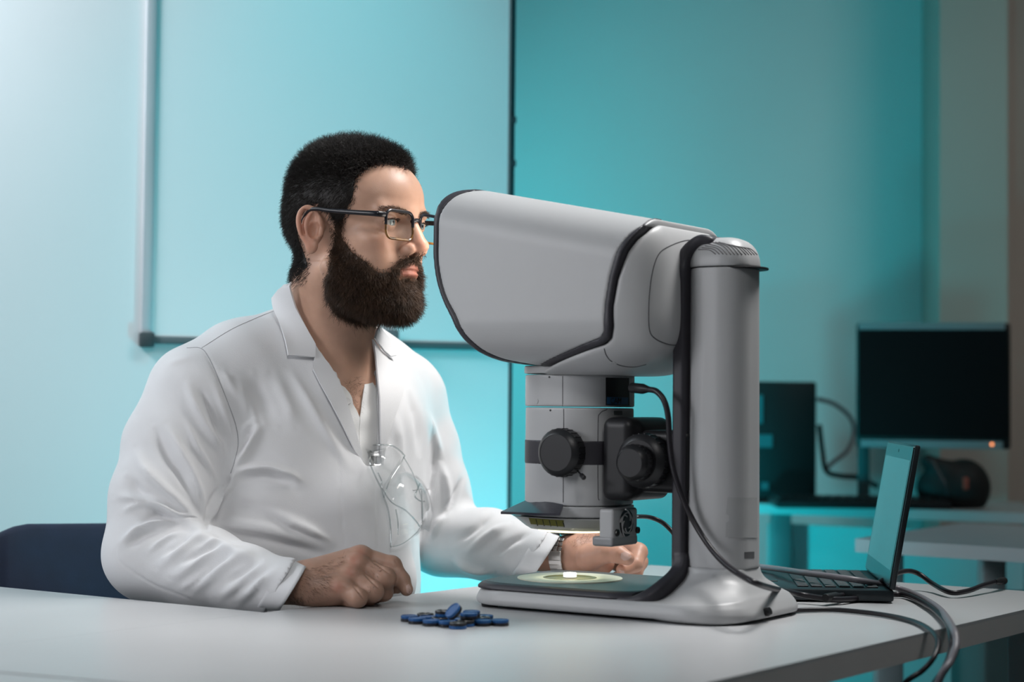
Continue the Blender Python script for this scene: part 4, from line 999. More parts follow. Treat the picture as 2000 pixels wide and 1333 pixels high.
# ---- hands
def hand_mesh(build, lo, hi, h=.0011):
    G = Grid(lo, hi, h); build(G); return G.mesh(1)
def rh(G):
    q = lambda *a: P(*a)
    for a, b, ra, rb in (((600, 1128, 2.236), (704, 1089, 2.250), .021, .0150), ((604, 1136, 2.226), (697, 1104, 2.236), .021, .0150), ((606, 1147, 2.216), (687, 1127, 2.221), .020, .0145), ((606, 1157, 2.209), (671, 1151, 2.207), .0185, .0135)):
        G.cone(q(*a), q(*b), ra, rb, .010)
    G.cone(q(505, 1146, 2.235), q(608, 1142, 2.222), .0255, .0245, .012)
    F_ = [([(704, 1089, 2.250), (765, 1106, 2.247), (785, 1134, 2.238), (794, 1152, 2.232)], [.0135, .0118, .0100, .0082]),
          ([(697, 1104, 2.236), (751, 1130, 2.226), (750, 1157, 2.238), (728, 1168, 2.250)], [.0135, .0128, .0110, .0090]),
          ([(687, 1127, 2.221), (729, 1156, 2.206), (718, 1170, 2.225), (700, 1172, 2.243)], [.0130, .0120, .0100, .0088]),
          ([(671, 1151, 2.207), (699, 1168.5, 2.192), (688, 1174, 2.210), (674, 1174, 2.228)], [.0122, .0108, .0090, .0080])]
    for pts, rad in F_:
        g2 = Grid(G.lo, G.lo + G.h*(G.n-1), G.h); g2.chain([q(*p) for p in pts], rad, k=.004)
        g2.ell(q(*pts[1]), (rad[1]*1.05,)*3, k=.003)
        n_ = np.minimum(G.n, g2.n); a, b = G.d[:n_[0], :n_[1], :n_[2]], g2.d[:n_[0], :n_[1], :n_[2]]; k = .0035
        h = np.maximum(k - np.abs(a-b), 0)/k; G.d = np.minimum(a, b) - h*h*k*.25; G.n = n_
    for pt, r in (((704, 1084, 2.243), .0105), ((696, 1100, 2.227), .0105), ((685, 1122, 2.213), .0100), ((668, 1146, 2.200), .0095)): G.ell(q(*pt), (r*1.25, r, r), k=.006)
    G.chain([q(640, 1128, 2.25), q(712, 1134, 2.272), q(762, 1143, 2.262), q(776, 1147, 2.256)], [.016, .0135, .0110, .0085], k=.004)
    G.ell(q(640, 1160, 2.225), (.030, .020, .018), k=.012)
    for x, y, x2, y2, Y in ((590, 1120, 690, 1092, 2.215), (592, 1128, 684, 1110, 2.205)): pass
lo = P(530, 1200, 2.18); rhV, rhQ = hand_mesh(rh, (P(480, 1150, 2.22)[0], 2.165, .742), (P(806, 1150, 2.22)[0], 2.315, .85))
def lh(G):
    q = lambda *a: P(*a)
    G.cone(q(1000, 1078, 2.55), q(1112, 1084, 2.512), .0270, .0245, .01)
    G.cone(q(1126, 1081, 2.512), q(1160, 1075, 2.515), .0265, .0235, .008)
    G.cone(q(1126, 1094, 2.505), q(1178, 1100, 2.505), .021, .016, .010)
    G.cone(q(1130, 1072, 2.525), q(1205, 1062, 2.530), .020, .0145, .012)
    G.cone(q(1130, 1080, 2.530), q(1200, 1078, 2.550), .020, .0145, .012)
    for pts, rad in (([(1205, 1063, 2.530), (1247, 1079, 2.512), (1240, 1103, 2.490), (1216, 1114, 2.478)], [.0138, .0125, .0108, .0090]),
                     ([(1200, 1078, 2.548), (1248, 1098, 2.530), (1240, 1119, 2.508), (1216, 1126, 2.497)], [.0138, .0122, .0105, .0090]),
                     ([(1192, 1092, 2.556), (1236, 1116, 2.545), (1226, 1128, 2.525), (1204, 1130, 2.515)], [.013, .0118, .010, .009]),
                     ([(1150, 1090, 2.490), (1182, 1080, 2.474), (1207, 1083, 2.466), (1225, 1091, 2.461)], [.0185, .0142, .0122, .0100])):
        g2 = Grid(G.lo, G.lo + G.h*(G.n-1), G.h); g2.chain([q(*p) for p in pts], rad, k=.004)
        n_ = np.minimum(G.n, g2.n); a, b = G.d[:n_[0], :n_[1], :n_[2]], g2.d[:n_[0], :n_[1], :n_[2]]; k = .0035
        h = np.maximum(k - np.abs(a-b), 0)/k; G.d = np.minimum(a, b) - h*h*k*.25; G.n = n_
lhV, lhQ = hand_mesh(lh, (P(975, 1150, 2.54)[0], 2.43, .748), (P(1275, 1150, 2.5)[0], 2.60, .86))
def keep_above(V, z=.7506): V = V.copy(); V[:, 2] = np.maximum(V[:, 2], z); return V
rhV = keep_above(rhV); lhV = keep_above(lhV)
def crease(V, Q, lines, tree=None):
    """small real grooves/ridges: lines of (pixel polyline, width px, depth m)"""
    N = normals(V, Q); px = proj(V); view = CO - V; view /= np.linalg.norm(view, axis=1)[:, None]
    f = np.clip((N*view).sum(1) * 3, 0, 1); D = np.zeros(len(V))
    for pl, w, a in lines:
        pl = catmull(pl, 5) if len(pl) > 2 else np.array(pl, float)
        lo, hi = pl.min(0) - w*3, pl.max(0) + w*3; m = (px > lo).all(1) & (px < hi).all(1) & (f > 0); idx = np.where(m)[0]
        if not len(idx): continue
        x, y = px[idx, 0], px[idx, 1]; d = dpoly(x, y, pl, False)
        t = np.full(len(x), 1.0); e0 = np.hypot(x - pl[0][0], y - pl[0][1]); e1 = np.hypot(x - pl[-1][0], y - pl[-1][1]); Ltot = np.linalg.norm(pl[-1] - pl[0]) * .3 + 1
        t = np.clip(np.minimum(e0, e1) / Ltot, .0, 1)
        D[idx] += a * np.exp(-(d/w)**2) * t * f[idx]
    D = np.clip(D, -.0085, .0095)
    return V + N * D[:, None]
zr = lambda x, y: (530 + x/6.667, 1030 + y/6.667)
rhV = crease(rhV, rhQ, [([zr(1250, 360), zr(1330, 450), zr(1480, 560), zr(1590, 640)], 1.6, -.0022), ([zr(1190, 590), zr(1300, 700), zr(1420, 820)], 1.6, -.0022), ([zr(1060, 760), zr(1140, 850), zr(1210, 950)], 1.6, -.0020),
    ([zr(700, 560), zr(850, 500), zr(1000, 420)], 5, .0012), ([zr(640, 640), zr(800, 600), zr(960, 560)], 5, .0012), ([zr(1600, 420), zr(1640, 480)], 2, -.0005), ([zr(400, 900), zr(380, 980)], 2.5, -.0012)])
# ---- lower body volume hidden by the clothes
G = Grid((-.62, 2.18, .42), (.10, 2.86, 1.10), .006); torso(G, -.018); arms(G, -.020, 1); bV, bQ = G.mesh(1)
bV2 = bV
parts = [(VhW, Qh, tint), (bV2, bQ, np.ones((len(bV2), 3)))]
px_r = proj(rhV); tr_ = np.ones((len(rhV), 3)) * np.array([.80, .80, .82])  # whole right hand darkened, shade put into the skin tint
for (x, y), r in (((692, 1095), 11), ((683, 1118), 10), ((660, 1148), 13), ((705, 1080), 9)):
    w_ = np.exp(-((px_r[:, 0]-x)**2 + (px_r[:, 1]-y)**2) / r**2)[:, None] * .7; tr_ = tr_ * (1 - w_) + tr_ * w_ * np.array([1.02, .74, .72])
parts += [(rhV, rhQ, tr_), (lhV, lhQ, np.ones((len(lhV), 3)) * np.array([1.05, .98, .98]))]
off = 0; AV, AQ, AT = [], [], []
for V, Q, t in parts: AV.append(V); AQ.append(Q + off); AT.append(t); off += len(V)
AV = np.concatenate(AV); AQ = np.concatenate(AQ); AT = np.concatenate(AT)
man = mesh_obj('person', AV, AQ, m_skin)
tag(man, 'seated bearded man in a white lab coat, leaning his forearms on the tables', 'person')
ca_ = man.data.color_attributes.new('tint', 'FLOAT_COLOR', 'POINT'); ca_.data.foreach_set('color', np.concatenate([AT, np.ones((len(AT), 1))], 1).astype(np.float32).ravel())
for s in (-1, 1):
    M = Matrix.Translation(HO) @ Matrix([[*HB[i], 0] for i in range(3)] + [[0, 0, 0, 1]]) @ Matrix.Translation((.0838, s*.0315, .0145))
    bm = bmesh.new(); lathe(bm, [(.0119*math.sin(a), -.0119*math.cos(a)) for a in np.linspace(.01, math.pi-.01, 24)], M @ Matrix.Rotation(math.radians(6), 4, 'Z') @ Matrix.Rotation(math.pi/2, 4, 'Y'), 32)
    ey = bm_obj('eye', bm, mat('eye_white', (.62, .58, .56), .2, var=.02), man)
    Mi = M @ Matrix.Rotation(math.radians(2), 4, 'Z') @ Matrix.Rotation(math.pi/2, 4, 'Y')
    bm = bmesh.new(); lathe(bm, [(.0060, .0105), (.0055, .01085), (.0022, .0121), (.0001, .0121)], Mi, 28, cap=False); ir = bm_obj('iris', bm, mat('iris_grey', (.20, .24, .24), .15, var=.3, vscale=400), ey)
    bm = bmesh.new(); lathe(bm, [(.0022, .01215), (.0001, .0123)], Mi, 20, cap=False); bm_obj('pupil', bm, m_blackp, ey)

# ---- hair
def strands(name, root, dirs, length, nrm, m, parent, S=6, rad=.00028, curl=.0, gravity=0.0, freq=2.0, extra=None):
    n = len(root); t = np.linspace(0, 1, S)[None, :, None]; L_ = length[:, None, None]
    side = np.cross(dirs, nrm); side /= np.linalg.norm(side, axis=1)[:, None] + 1e-9; oth = np.cross(dirs, side)
    ph = RNG.uniform(0, 6.28, n)[:, None, None]; fr = freq * RNG.uniform(.7, 1.3, n)[:, None, None]; cu_ = (curl * RNG.uniform(.5, 1.4, n))[:, None, None]
    Pp = root[:, None, :] + dirs[:, None, :] * L_ * t + np.array([0, 0, -1.]) * gravity * L_ * t**2 + cu_ * t * (side[:, None, :] * np.sin(ph + fr*6.28*t) + oth[:, None, :] * np.cos(ph + fr*6.28*t)) - cu_ * 0
    V = []
    for k in range(3):
        a = 2*math.pi*k/3; V.append(Pp + (side[:, None, :]*math.cos(a) + oth[:, None, :]*math.sin(a)) * rad * (1 - .8*t))
    V = np.stack(V, 2).reshape(-1, 3); i = np.arange(n)[:, None, None] * S * 3; s_ = np.arange(S-1)[None, :, None] * 3; k = np.arange(3)[None, None, :]; k2 = (k+1) % 3
    Q = np.stack([i+s_+k, i+s_+k2, i+s_+3+k2, i+s_+3+k], -1).reshape(-1, 4)
    if extra is not None: Q = np.concatenate([extra[1], Q + len(extra[0])]); V = np.concatenate([extra[0], V])
    return mesh_obj(name, V, Q, m, parent)
mir = Vh.copy(); mir[:, 1] = -np.abs(mir[:, 1]); pm = proj(h2w(mir)); 
hair_poly = [(647, 432), (660, 436), (671, 440), (678, 425), (686, 400), (694, 385), (697, 360), (703, 343), (722, 328), (748, 321), (778, 325), (800, 335), (812, 348), (822, 358), (845, 330), (830, 230), (690, 220), (520, 260), (520, 560), (560, 590), (580, 580), (592, 562), (603, 540), (605, 515), (600, 498), (588, 470), (584, 440), (590, 420), (606, 408), (630, 410), (642, 420)]
beard_poly = [(650, 424), (674, 422), (672, 462), (688, 486), (712, 503), (742, 528), (760, 526), (772, 512), (788, 501), (806, 497), (825, 495), (845, 498), (850, 540), (846, 600), (820, 640), (752, 652), (700, 640), (668, 620), (648, 604), (638, 575), (636, 540), (642, 505), (650, 475)]
def inreg(poly, holes=()):
    m = inpoly(pm[:, 0], pm[:, 1], poly); d = dpoly(pm[:, 0], pm[:, 1], poly)
    for h in holes:
        ih = inpoly(pm[:, 0], pm[:, 1], h); m &= ~ih; d = np.minimum(d, dpoly(pm[:, 0], pm[:, 1], h))
    return m, d
ear = (np.abs(Vh[:, 1]) > .0735) & (Vh[:, 0] > -.026) & (Vh[:, 0] < .021) & (Vh[:, 2] < .034) & (Vh[:, 2] > -.045)
def cap(mask, thick):
    f = Qh[mask[Qh].all(1)]; V = Vh + Nh * thick[:, None]; V, f, u = compact(V, f)
    V = lap(V, f, .5); V, f = solidify(V, f, .003); return h2w(V), f
def noise3(p, f, seed=0):
    r = np.random.default_rng(seed); o = np.zeros(len(p))
    for i in range(6):
        k = r.normal(size=3); k /= np.linalg.norm(k); o += np.sin(p @ k * f * r.uniform(.7, 1.5) * 6.28 + r.uniform(0, 6.28))
    return o / 3
hm, hd_ = inreg(hair_poly); hm &= ~ear & (Vh[:, 2] > -.060)
hm &= ~((Vh[:, 0] > .1) & (Vh[:, 2] < .07))
top = np.clip((Vh[:, 2] - .05) / .05, 0, 1); edge = np.clip(hd_ / 14, 0, 1)
th = (.0030 + .0045*top + .0013*np.clip(noise3(Vh, 70, 3), -1, 1)*top + .0010*noise3(Vh, 160, 5)*top) * edge + .0006
th *= np.clip((Vh[:, 2] + .060)/.04, .05, 1)
HVc, HQc = cap(hm & (hd_ > 3.5) & (Vh[:, 2] > -.050), th)
jt = RNG.normal(0, 3.2, pm.shape); hs = inpoly(pm[:, 0]+jt[:, 0], pm[:, 1]+jt[:, 1], hair_poly) & ~ear & (Vh[:, 2] > -.052 - .022*RNG.random(len(Vh))) & ~((Vh[:, 0] > .1) & (Vh[:, 2] < .066))
idx = np.where(hs)[0]; w_ = 1.0 + 1.5*top[idx]; pick = RNG.choice(idx, 36000, p=w_/w_.sum())
rt = Vh[pick] + Nh[pick]*(th[pick]*.75)[:, None] + RNG.normal(0, .0006, (len(pick), 3)); tp = top[pick]; fr_ = np.clip((Vh[pick, 0]-.02)/.07, 0, 1)
flow = np.stack([-.55 + 1.5*fr_*tp + .2*tp, Vh[pick, 1]*2, -1.0*(1-tp)], 1) + RNG.normal(0, .25, (len(pick), 3)) + RNG.normal(0, .45, (len(pick), 3))*tp[:, None]
dr = Nh[pick]*(.35 + .55*tp)[:, None] + flow*.6; dr /= np.linalg.norm(dr, axis=1)[:, None]
ln_ = (.009 + .007*tp) * RNG.uniform(.6, 1.25, len(pick)) * np.clip(edge[pick]+.45, 0, 1)
strands('hair', h2w(rt), dr @ HB.T, ln_, Nh[pick] @ HB.T, m_hair, man, S=7, rad=.00034, curl=.0026*(.12 + tp), freq=1.1, extra=(HVc, HQc))
# loose curls over the crown and the front
ix = np.where(hm & (Vh[:, 2] > .070) & (hd_ > 2))[0]; w_ = .5 + np.clip((Vh[ix, 0])/.05, 0, 2); pick = RNG.choice(ix, 2600, p=w_/w_.sum())
fl_ = np.stack([.5*RNG.normal(.3, 1, len(pick)), RNG.normal(0, .8, len(pick)), .2*RNG.normal(0, 1, len(pick))], 1)
dr = Nh[pick]*.75 + fl_*.7; dr /= np.linalg.norm(dr, axis=1)[:, None]
strands('hair_curls', h2w(Vh[pick] + Nh[pick]*(th[pick]*.5)[:, None]), dr @ HB.T, .013*RNG.uniform(.6, 1.2, len(pick)), Nh[pick] @ HB.T, m_hair, man, S=12, rad=.00075, curl=.0030*np.ones(len(pick)), freq=1.1)
# ---- beard and moustache
mouth = [(778, 540), (785, 530), (798, 521), (812, 516), (826, 516), (846, 517), (850, 540), (838, 549), (815, 547), (796, 542)]
soul = [(804, 553), (818, 555), (822, 575), (812, 585), (802, 572)]
bmk, bd = inreg(beard_poly, [mouth]); bmk &= ~ear & (Vh[:, 2] < .02) & (Vh[:, 2] > -.135)
neckfade = np.clip((Vh[:, 2] + .130) / .022, 0, 1); be = np.clip(bd / 12, 0, 1)
frontal = np.clip((Vh[:, 0] - .02)/.06, 0, 1); low = np.clip((-.03 - Vh[:, 2])/.05, 0, 1)
bt = (.0025 + .0065*low + .0015*noise3(Vh, 90, 9)*low) * be * neckfade + .0004
BVc, BQc = cap(bmk & (be > .35) & (neckfade > .3), bt*.75)
jt = RNG.normal(0, 2.6, pm.shape); bs = inpoly(pm[:, 0]+jt[:, 0], pm[:, 1]+jt[:, 1], beard_poly) & ~inpoly(pm[:, 0]+jt[:, 0]*.4, pm[:, 1]+jt[:, 1]*.4, mouth) & ~ear & (Vh[:, 2] < .02) & (Vh[:, 2] > -.14)
idx = np.where(bs)[0]; w_ = (.25 + be[idx]) * (.15 + neckfade[idx]); pick = RNG.choice(idx, 30000, p=w_/w_.sum())
rt = Vh[pick] + Nh[pick]*(bt[pick]*.7)[:, None]
mus = (Vh[pick, 2] > -.047) & (Vh[pick, 0] > .085)
flow = np.stack([.25*np.ones(len(pick)), np.sign(Vh[pick, 1])*.15 + 0*pick, -1.0*np.ones(len(pick))], 1); flow[mus] = np.stack([-.35*np.ones(mus.sum()), np.sign(Vh[pick[mus], 1])*.8, -.9*np.ones(mus.sum())], 1)
dr = Nh[pick]*.45 + flow*.7 + RNG.normal(0, .28, (len(pick), 3)); dr /= np.linalg.norm(dr, axis=1)[:, None]
ln_ = (.006 + .008*low[pick]) * RNG.uniform(.5, 1.3, len(pick)); ln_[mus] = .006*RNG.uniform(.6, 1.1, mus.sum())
strands('beard', h2w(rt), dr @ HB.T, ln_, Nh[pick] @ HB.T, m_beard, man, S=6, rad=.00030, curl=.0012*np.ones(len(pick)), freq=.9, extra=(BVc, BQc))
# eyebrows
for s in (-1, 1):
    cen = np.array([[.098 - .0*abs(t), s*(.014 + .034*t), .0275 + .004*math.sin(t*2.4) ] for t in np.linspace(0, 1, 12)])
    m_ = np.zeros(len(Vh), bool)
    dd = np.min(np.linalg.norm((Vh[:, None, 1:] - cen[None, :, 1:]), axis=2), axis=1) if False else np.array([np.abs(Vh[:, 1] - c[1])**2 + np.abs(Vh[:, 2] - c[2])**2 for c in cen]).min(0)**.5
    ix = np.where((dd < .0034) & (Vh[:, 0] > .06) & (Vh[:, 1]*s > 0))[0]; pick = RNG.choice(ix, 300)
    d_ = np.stack([-.2*np.ones(300), s*np.ones(300)*1.0, .25 - (np.abs(Vh[pick, 1]) - .02)*14], 1) + RNG.normal(0, .2, (300, 3)) + Nh[pick]*.35; d_ /= np.linalg.norm(d_, axis=1)[:, None]
    strands('eyebrow', h2w(Vh[pick]), d_ @ HB.T, np.full(300, .0060)*RNG.uniform(.6, 1.2, 300), Nh[pick] @ HB.T, m_beard, man, S=5, rad=.00024, curl=.0002*np.ones(300))
for s in (-1, 1):                                               # upper eyelashes
    tq = RNG.uniform(-1, 1, 70); y_ = 32.5 + 13*tq; z_ = 13.8 + 3.7*np.sqrt(1 - tq**2); x_ = 83.5 + 13.8*np.sqrt(np.maximum(.05, 1 - ((y_-31.5)/15.5)**2 - ((z_-15)/13.2)**2))
    R_ = np.stack([x_, s*y_, z_], 1)*.001; d_ = np.stack([.8 + 0*tq, s*.35*tq + 0*tq, .45 + 0*tq], 1) + RNG.normal(0, .12, (70, 3)); d_ /= np.linalg.norm(d_, axis=1)[:, None]
    strands('eyelashes', h2w(R_), d_ @ HB.T, np.full(70, .0055), np.tile(HU, (70, 1)), m_hair, man, S=4, rad=.00028, curl=.0001*np.ones(70))
# fine hair on the back of the right hand and wrist, chest hair in the neckline
def fuzz(name, V, Q, poly, n, L_, d0, m=m_beard, jit=.5, curl=.001, rad=.00014):
    px = proj(V); N = normals(V, Q); vw = CO - V; vw /= np.linalg.norm(vw, axis=1)[:, None]
    ix = np.where(inpoly(px[:, 0], px[:, 1], poly) & ((N*vw).sum(1) > -.15))[0]
    if not len(ix): return
    pick = RNG.choice(ix, n); d = N[pick]*.5 + np.array(d0) + RNG.normal(0, jit, (n, 3)); d /= np.linalg.norm(d, axis=1)[:, None]
    strands(name, V[pick], d, L_*RNG.uniform(.5, 1.3, n), N[pick], m, man, S=6, rad=rad, curl=curl*np.ones(n), freq=.8)
fuzz('arm_hair', rhV, rhQ, [zr(150, 950), zr(420, 540), zr(620, 520), zr(960, 330), zr(980, 400), zr(760, 640), (648, 1160), zr(380, 1000)], 420, .009, (.7, 0, -.5), curl=.0005, jit=.3, rad=.00011)
fuzz('finger_hair', rhV, rhQ, [zr(1300, 470), zr(1450, 560), zr(1400, 660), zr(1290, 600)], 50, .006, (.4, 0, -.5)); fuzz('finger_hair', rhV, rhQ, [zr(1230, 720), zr(1360, 790), zr(1340, 880), zr(1250, 830)], 50, .006, (.4, 0, -.5))
fuzz('arm_hair', lhV, lhQ, [(1108, 1062), (1125, 1052), (1165, 1038), (1180, 1040), (1150, 1060), (1120, 1070)], 130, .008, (.4, 0, .3), rad=.0001)
fuzz('chest_hair', VhW, Qh, [(670, 742), (700, 735), (708, 760), (704, 812), (694, 795), (680, 765)], 90, .010, (0, -.2, -.2), curl=.002)

# ---- lab coat
V_px = [(520, 470), (800, 470), (790, 600), (745, 640), (727, 640), (719.5, 662), (726, 700), (731, 740), (735.5, 779), (736.5, 869), (737, 912), (716, 914), (707, 905), (702, 882), (692, 842), (680, 800), (663, 752), (641, 713), (615, 676), (594, 630), (572, 556), (560, 500)]
lo_, hi_ = (-.66, 2.14, .46), (.10, 2.84, 1.16)
G = Grid(lo_, hi_, .0028); torso(G); arms(G)
G.cone(q3((690, 1000, 2.42)), q3((720, 1130, 2.42)), .05, .06, .06)
sup_V, sup_Q = G.mesh(2)
pt = lambda X, Y, Z: (X, Y, Z)
# sleeve openings
def cutplane(G, ctr, l0, l1, ext):
    """end the sleeve on the plane holding the cuff line l0-l1 and the line of sight"""
    c, p0, p1 = q3(ctr), q3(l0), q3(l1); d = np.cross(p1-p0, c-CO); d /= np.linalg.norm(d); d = d if d[0] > 0 else -d
    def fn(X, Y, Z):
        al = (X-p0[0])*d[0] + (Y-p0[1])*d[1] + (Z-p0[2])*d[2]; r2 = np.sqrt((X-c[0])**2 + (Y-c[1])**2 + (Z-c[2])**2)
        return np.maximum(-al, r2 - ext)
    G.op(fn, c - ext, c + ext, 0, 's')
cutplane(G, (585, 1152, 2.212), (574, 1101, 2.21), (522, 1191, 2.20), .085); cutplane(G, (1080, 1087, 2.51), (1073, 1040, 2.515), (1021, 1124, 2.50), .090)
# hollow ends of the sleeves around the wrists
G.cone(q3((530, 1145, 2.236)), q3((625, 1162, 2.185)), .0285, .0285, 0, 's'); G.cone(q3((1030, 1081, 2.535)), q3((1125, 1096, 2.49)), .0315, .0315, 0, 's')
# neckline: an opening 2 cm deep in front
def carve(G, poly, depth, ymax, lo, hi):
    sl, (X, Y, Z) = G.sub(lo, hi); X, Y, Z = np.broadcast_arrays(X, Y, Z)
    V = np.stack([X.ravel(), Y.ravel(), Z.ravel()], 1).astype(float); px = proj(V); D = dpoly(px[:, 0], px[:, 1], poly)/1430; D = np.where(inpoly(px[:, 0], px[:, 1], poly), -D, D).reshape(X.shape)
    a = G.d[sl]; reg = np.maximum(np.maximum(D, -(a + depth)), Y - ymax); G.d[sl] = np.maximum(a, -reg)
carve(G, V_px, .026, 2.56, tuple(np.minimum(P(520, 990, 2.3), P(800, 990, 2.65)) ), tuple(np.maximum(P(800, 500, 2.3), P(800, 500, 2.65)) + [.05, .02, .02]))
cV, cQ = G.mesh(2)
# folds
z3 = lambda *p: [(180 + x/2.2985, 640 + y/2.2985) for x, y in p]
folds = [
 (z3((425, 90), (490, 95), (530, 150), (570, 240), (610, 340), (645, 440), (655, 520), (640, 600), (622, 655)), 2.2, -.0022),
 (z3((418, 230), (455, 330), (510, 440), (560, 520), (605, 605)), 8, .0065), (z3((535, 230), (580, 350), (615, 470), (625, 600)), 6, .005), (z3((480, 260), (540, 400), (590, 520)), 6, -.006),
 (z3((330, 430), (390, 540), (440, 650), (480, 760), (505, 900)), 9, .008), (z3((190, 540), (240, 640), (330, 730), (420, 820), (500, 915)), 10, .008), (z3((275, 440), (330, 560), (400, 660), (455, 770)), 9, -.0065),
 (z3((150, 660), (220, 750), (300, 800)), 10, -.006), (z3((95, 760), (200, 765), (300, 795), (400, 860), (495, 915)), 8, .009), (z3((240, 815), (340, 850), (440, 885)), 8, -.008),
 (z3((640, 640), (610, 720), (550, 800), (510, 905)), 6, .008), (z3((590, 700), (540, 780), (500, 860)), 5, -.004), (z3((505, 840), (512, 900), (508, 925)), 4, -.005),
 (z3((115, 990), (170, 935), (240, 885), (350, 868), (470, 895)), 7, .007), (z3((150, 985), (230, 930), (330, 905)), 8, -.005),
 (z3((290, 1080), (380, 1010), (470, 945), (580, 955)), 9, .006), (z3((320, 1040), (400, 970), (460, 930)), 7, -.005), (z3((350, 1130), (450, 1070), (560, 1005), (690, 990)), 9, .0065), (z3((400, 1075), (500, 1010), (600, 980)), 7, -.005),
 (z3((440, 1190), (540, 1120), (630, 1045), (740, 1025)), 9, .006), (z3((480, 1130), (570, 1060), (650, 1020)), 7, -.005), (z3((560, 1220), (660, 1150), (760, 1075), (830, 1050)), 9, .0055), (z3((600, 1160), (700, 1090), (780, 1050)), 7, -.005), (z3((640, 1240), (730, 1170), (840, 1100)), 8, .004),
 (z3((230, 610), (290, 690), (370, 760), (450, 850)), 4.5, .0042), (z3((420, 420), (470, 530), (530, 640), (560, 700)), 4.5, .0042), (z3((395, 590), (430, 660), (470, 740), (495, 830)), 3.5, -.0040),
 (z3((300, 790), (360, 830), (430, 850), (490, 880)), 4, .0045), (z3((130, 830), (200, 800), (280, 800)), 5, .0045), (z3((200, 900), (270, 850), (350, 842)), 5, -.0045), (z3((250, 1010), (330, 950), (420, 915)), 4.5, .004), (z3((520, 925), (600, 960), (660, 990)), 4, -.0035),
 (z3((470, 1000), (560, 960), (640, 985)), 4.5, .0035), (z3((390, 1180), (480, 1120), (570, 1050)), 5, .0035), (z3((690, 1215), (780, 1130), (850, 1080)), 4.5, .0035), (z3((660, 480), (700, 440), (740, 410)), 4, .0035), (z3((650, 640), (750, 625), (860, 640), (960, 700)), 3.5, .0035), (z3((830, 860), (950, 900), (1060, 950)), 4, .0035), (z3((600, 860), (760, 885), (900, 915)), 4, .0035),
 (z3((330, 170), (390, 150), (450, 140)), 6, .002), (z3((700, 300), (730, 400), (745, 480)), 5, .003), (z3((580, 180), (620, 260), (650, 330)), 6, .003),
 (z3((58, 900), (105, 985), (125, 1050), (260, 1145), (420, 1210), (520, 1255)), 1.6, -.0014),
 (z3((625, 655), (665, 590), (720, 500), (760, 430)), 8, .010), (z3((640, 600), (690, 500), (730, 420)), 8, -.006), (z3((622, 660), (700, 640), (800, 635), (900, 670), (940, 700)), 7, .009), (z3((640, 695), (740, 670), (850, 680), (920, 720)), 9, -.006), (z3((622, 662), (612, 690), (590, 730)), 4, -.008),
 (z3((520, 880), (680, 895), (860, 930), (1080, 1000)), 9, .006), (z3((530, 930), (700, 940), (880, 975), (1050, 1030)), 9, -.004), (z3((700, 800), (850, 850), (980, 910), (1110, 985)), 9, .005), (z3((620, 790), (780, 830), (900, 880)), 12, -.004), (z3((560, 960), (640, 1010), (760, 1040)), 9, .004),
 (z3((640, 230), (680, 330), (700, 430)), 12, .005), (z3((720, 200), (760, 320), (830, 450)), 12, -.004), (z3((800, 200), (870, 330), (920, 450)), 12, .004), (z3((250, 200), (230, 300), (200, 400)), 12, .003),
 (z3((1070, 430), (1100, 560), (1112, 720), (1120, 850), (1135, 990), (1150, 1040)), 1.8, -.0012),
 ([(853, 870), (845, 930), (835, 990)], 5, -.005), ([(870, 1000), (850, 1035), (838, 1060)], 6, .006), ([(905, 930), (880, 985), (850, 1020)], 5, -.007), ([(965, 1000), (920, 1040), (880, 1060)], 7, -.005), ([(1000, 1020), (950, 1050), (905, 1085)], 7, .006), ([(1040, 1035), (1000, 1060), (960, 1090)], 6, -.005), ([(880, 1090), (920, 1115), (970, 1120)], 7, .005), ([(830, 800), (850, 860), (862, 900)], 7, .005), ([(800, 760), (815, 830), (822, 900)], 8, -.004), ([(860, 900), (875, 960), (870, 1010)], 7, .006),
 ([(560, 715), (600, 780), (640, 850), (690, 930)], 9, .004), ([(770, 800), (780, 880), (770, 960)], 9, .004), ([(735, 870), (737, 970), (738, 1060), (737, 1110)], 1.8, -.0016),
]
cV = crease(cV, cQ, [(a, w_*1.0, d_*1.25 if abs(d_) > .003 else d_) for a, w_, d_ in folds])
for _ in range(1): cV = lap(cV, cQ, .4)
cpx = proj(cV); nk = ~((np.hypot(cpx[:, 0]-572, cpx[:, 1]-1150) < 62) | (np.hypot(cpx[:, 0]-1068, cpx[:, 1]-1086) < 60))
for _ in range(7): cV = lap(cV, cQ, .5, keep=np.where(nk)[0])
cN = normals(cV, cQ); cV = cV + cN * (noise3(cV, 9, 21) * .0012 + noise3(cV, 22, 22) * .0005)[:, None]
def table_clear(V):
    """the cloth rests on the table tops instead of passing through them"""
    V = V.copy()
    for poly in (pb_, pa_):
        m = inpoly(V[:, 0], V[:, 1], poly) & (V[:, 2] < .7515) & (V[:, 2] > .66)
        V[m, 2] = .7515
    return V
cV = table_clear(cV)
coat = mesh_obj('lab_coat', cV, cQ, m_coat, man)
coatT = bvh(cV, cQ)
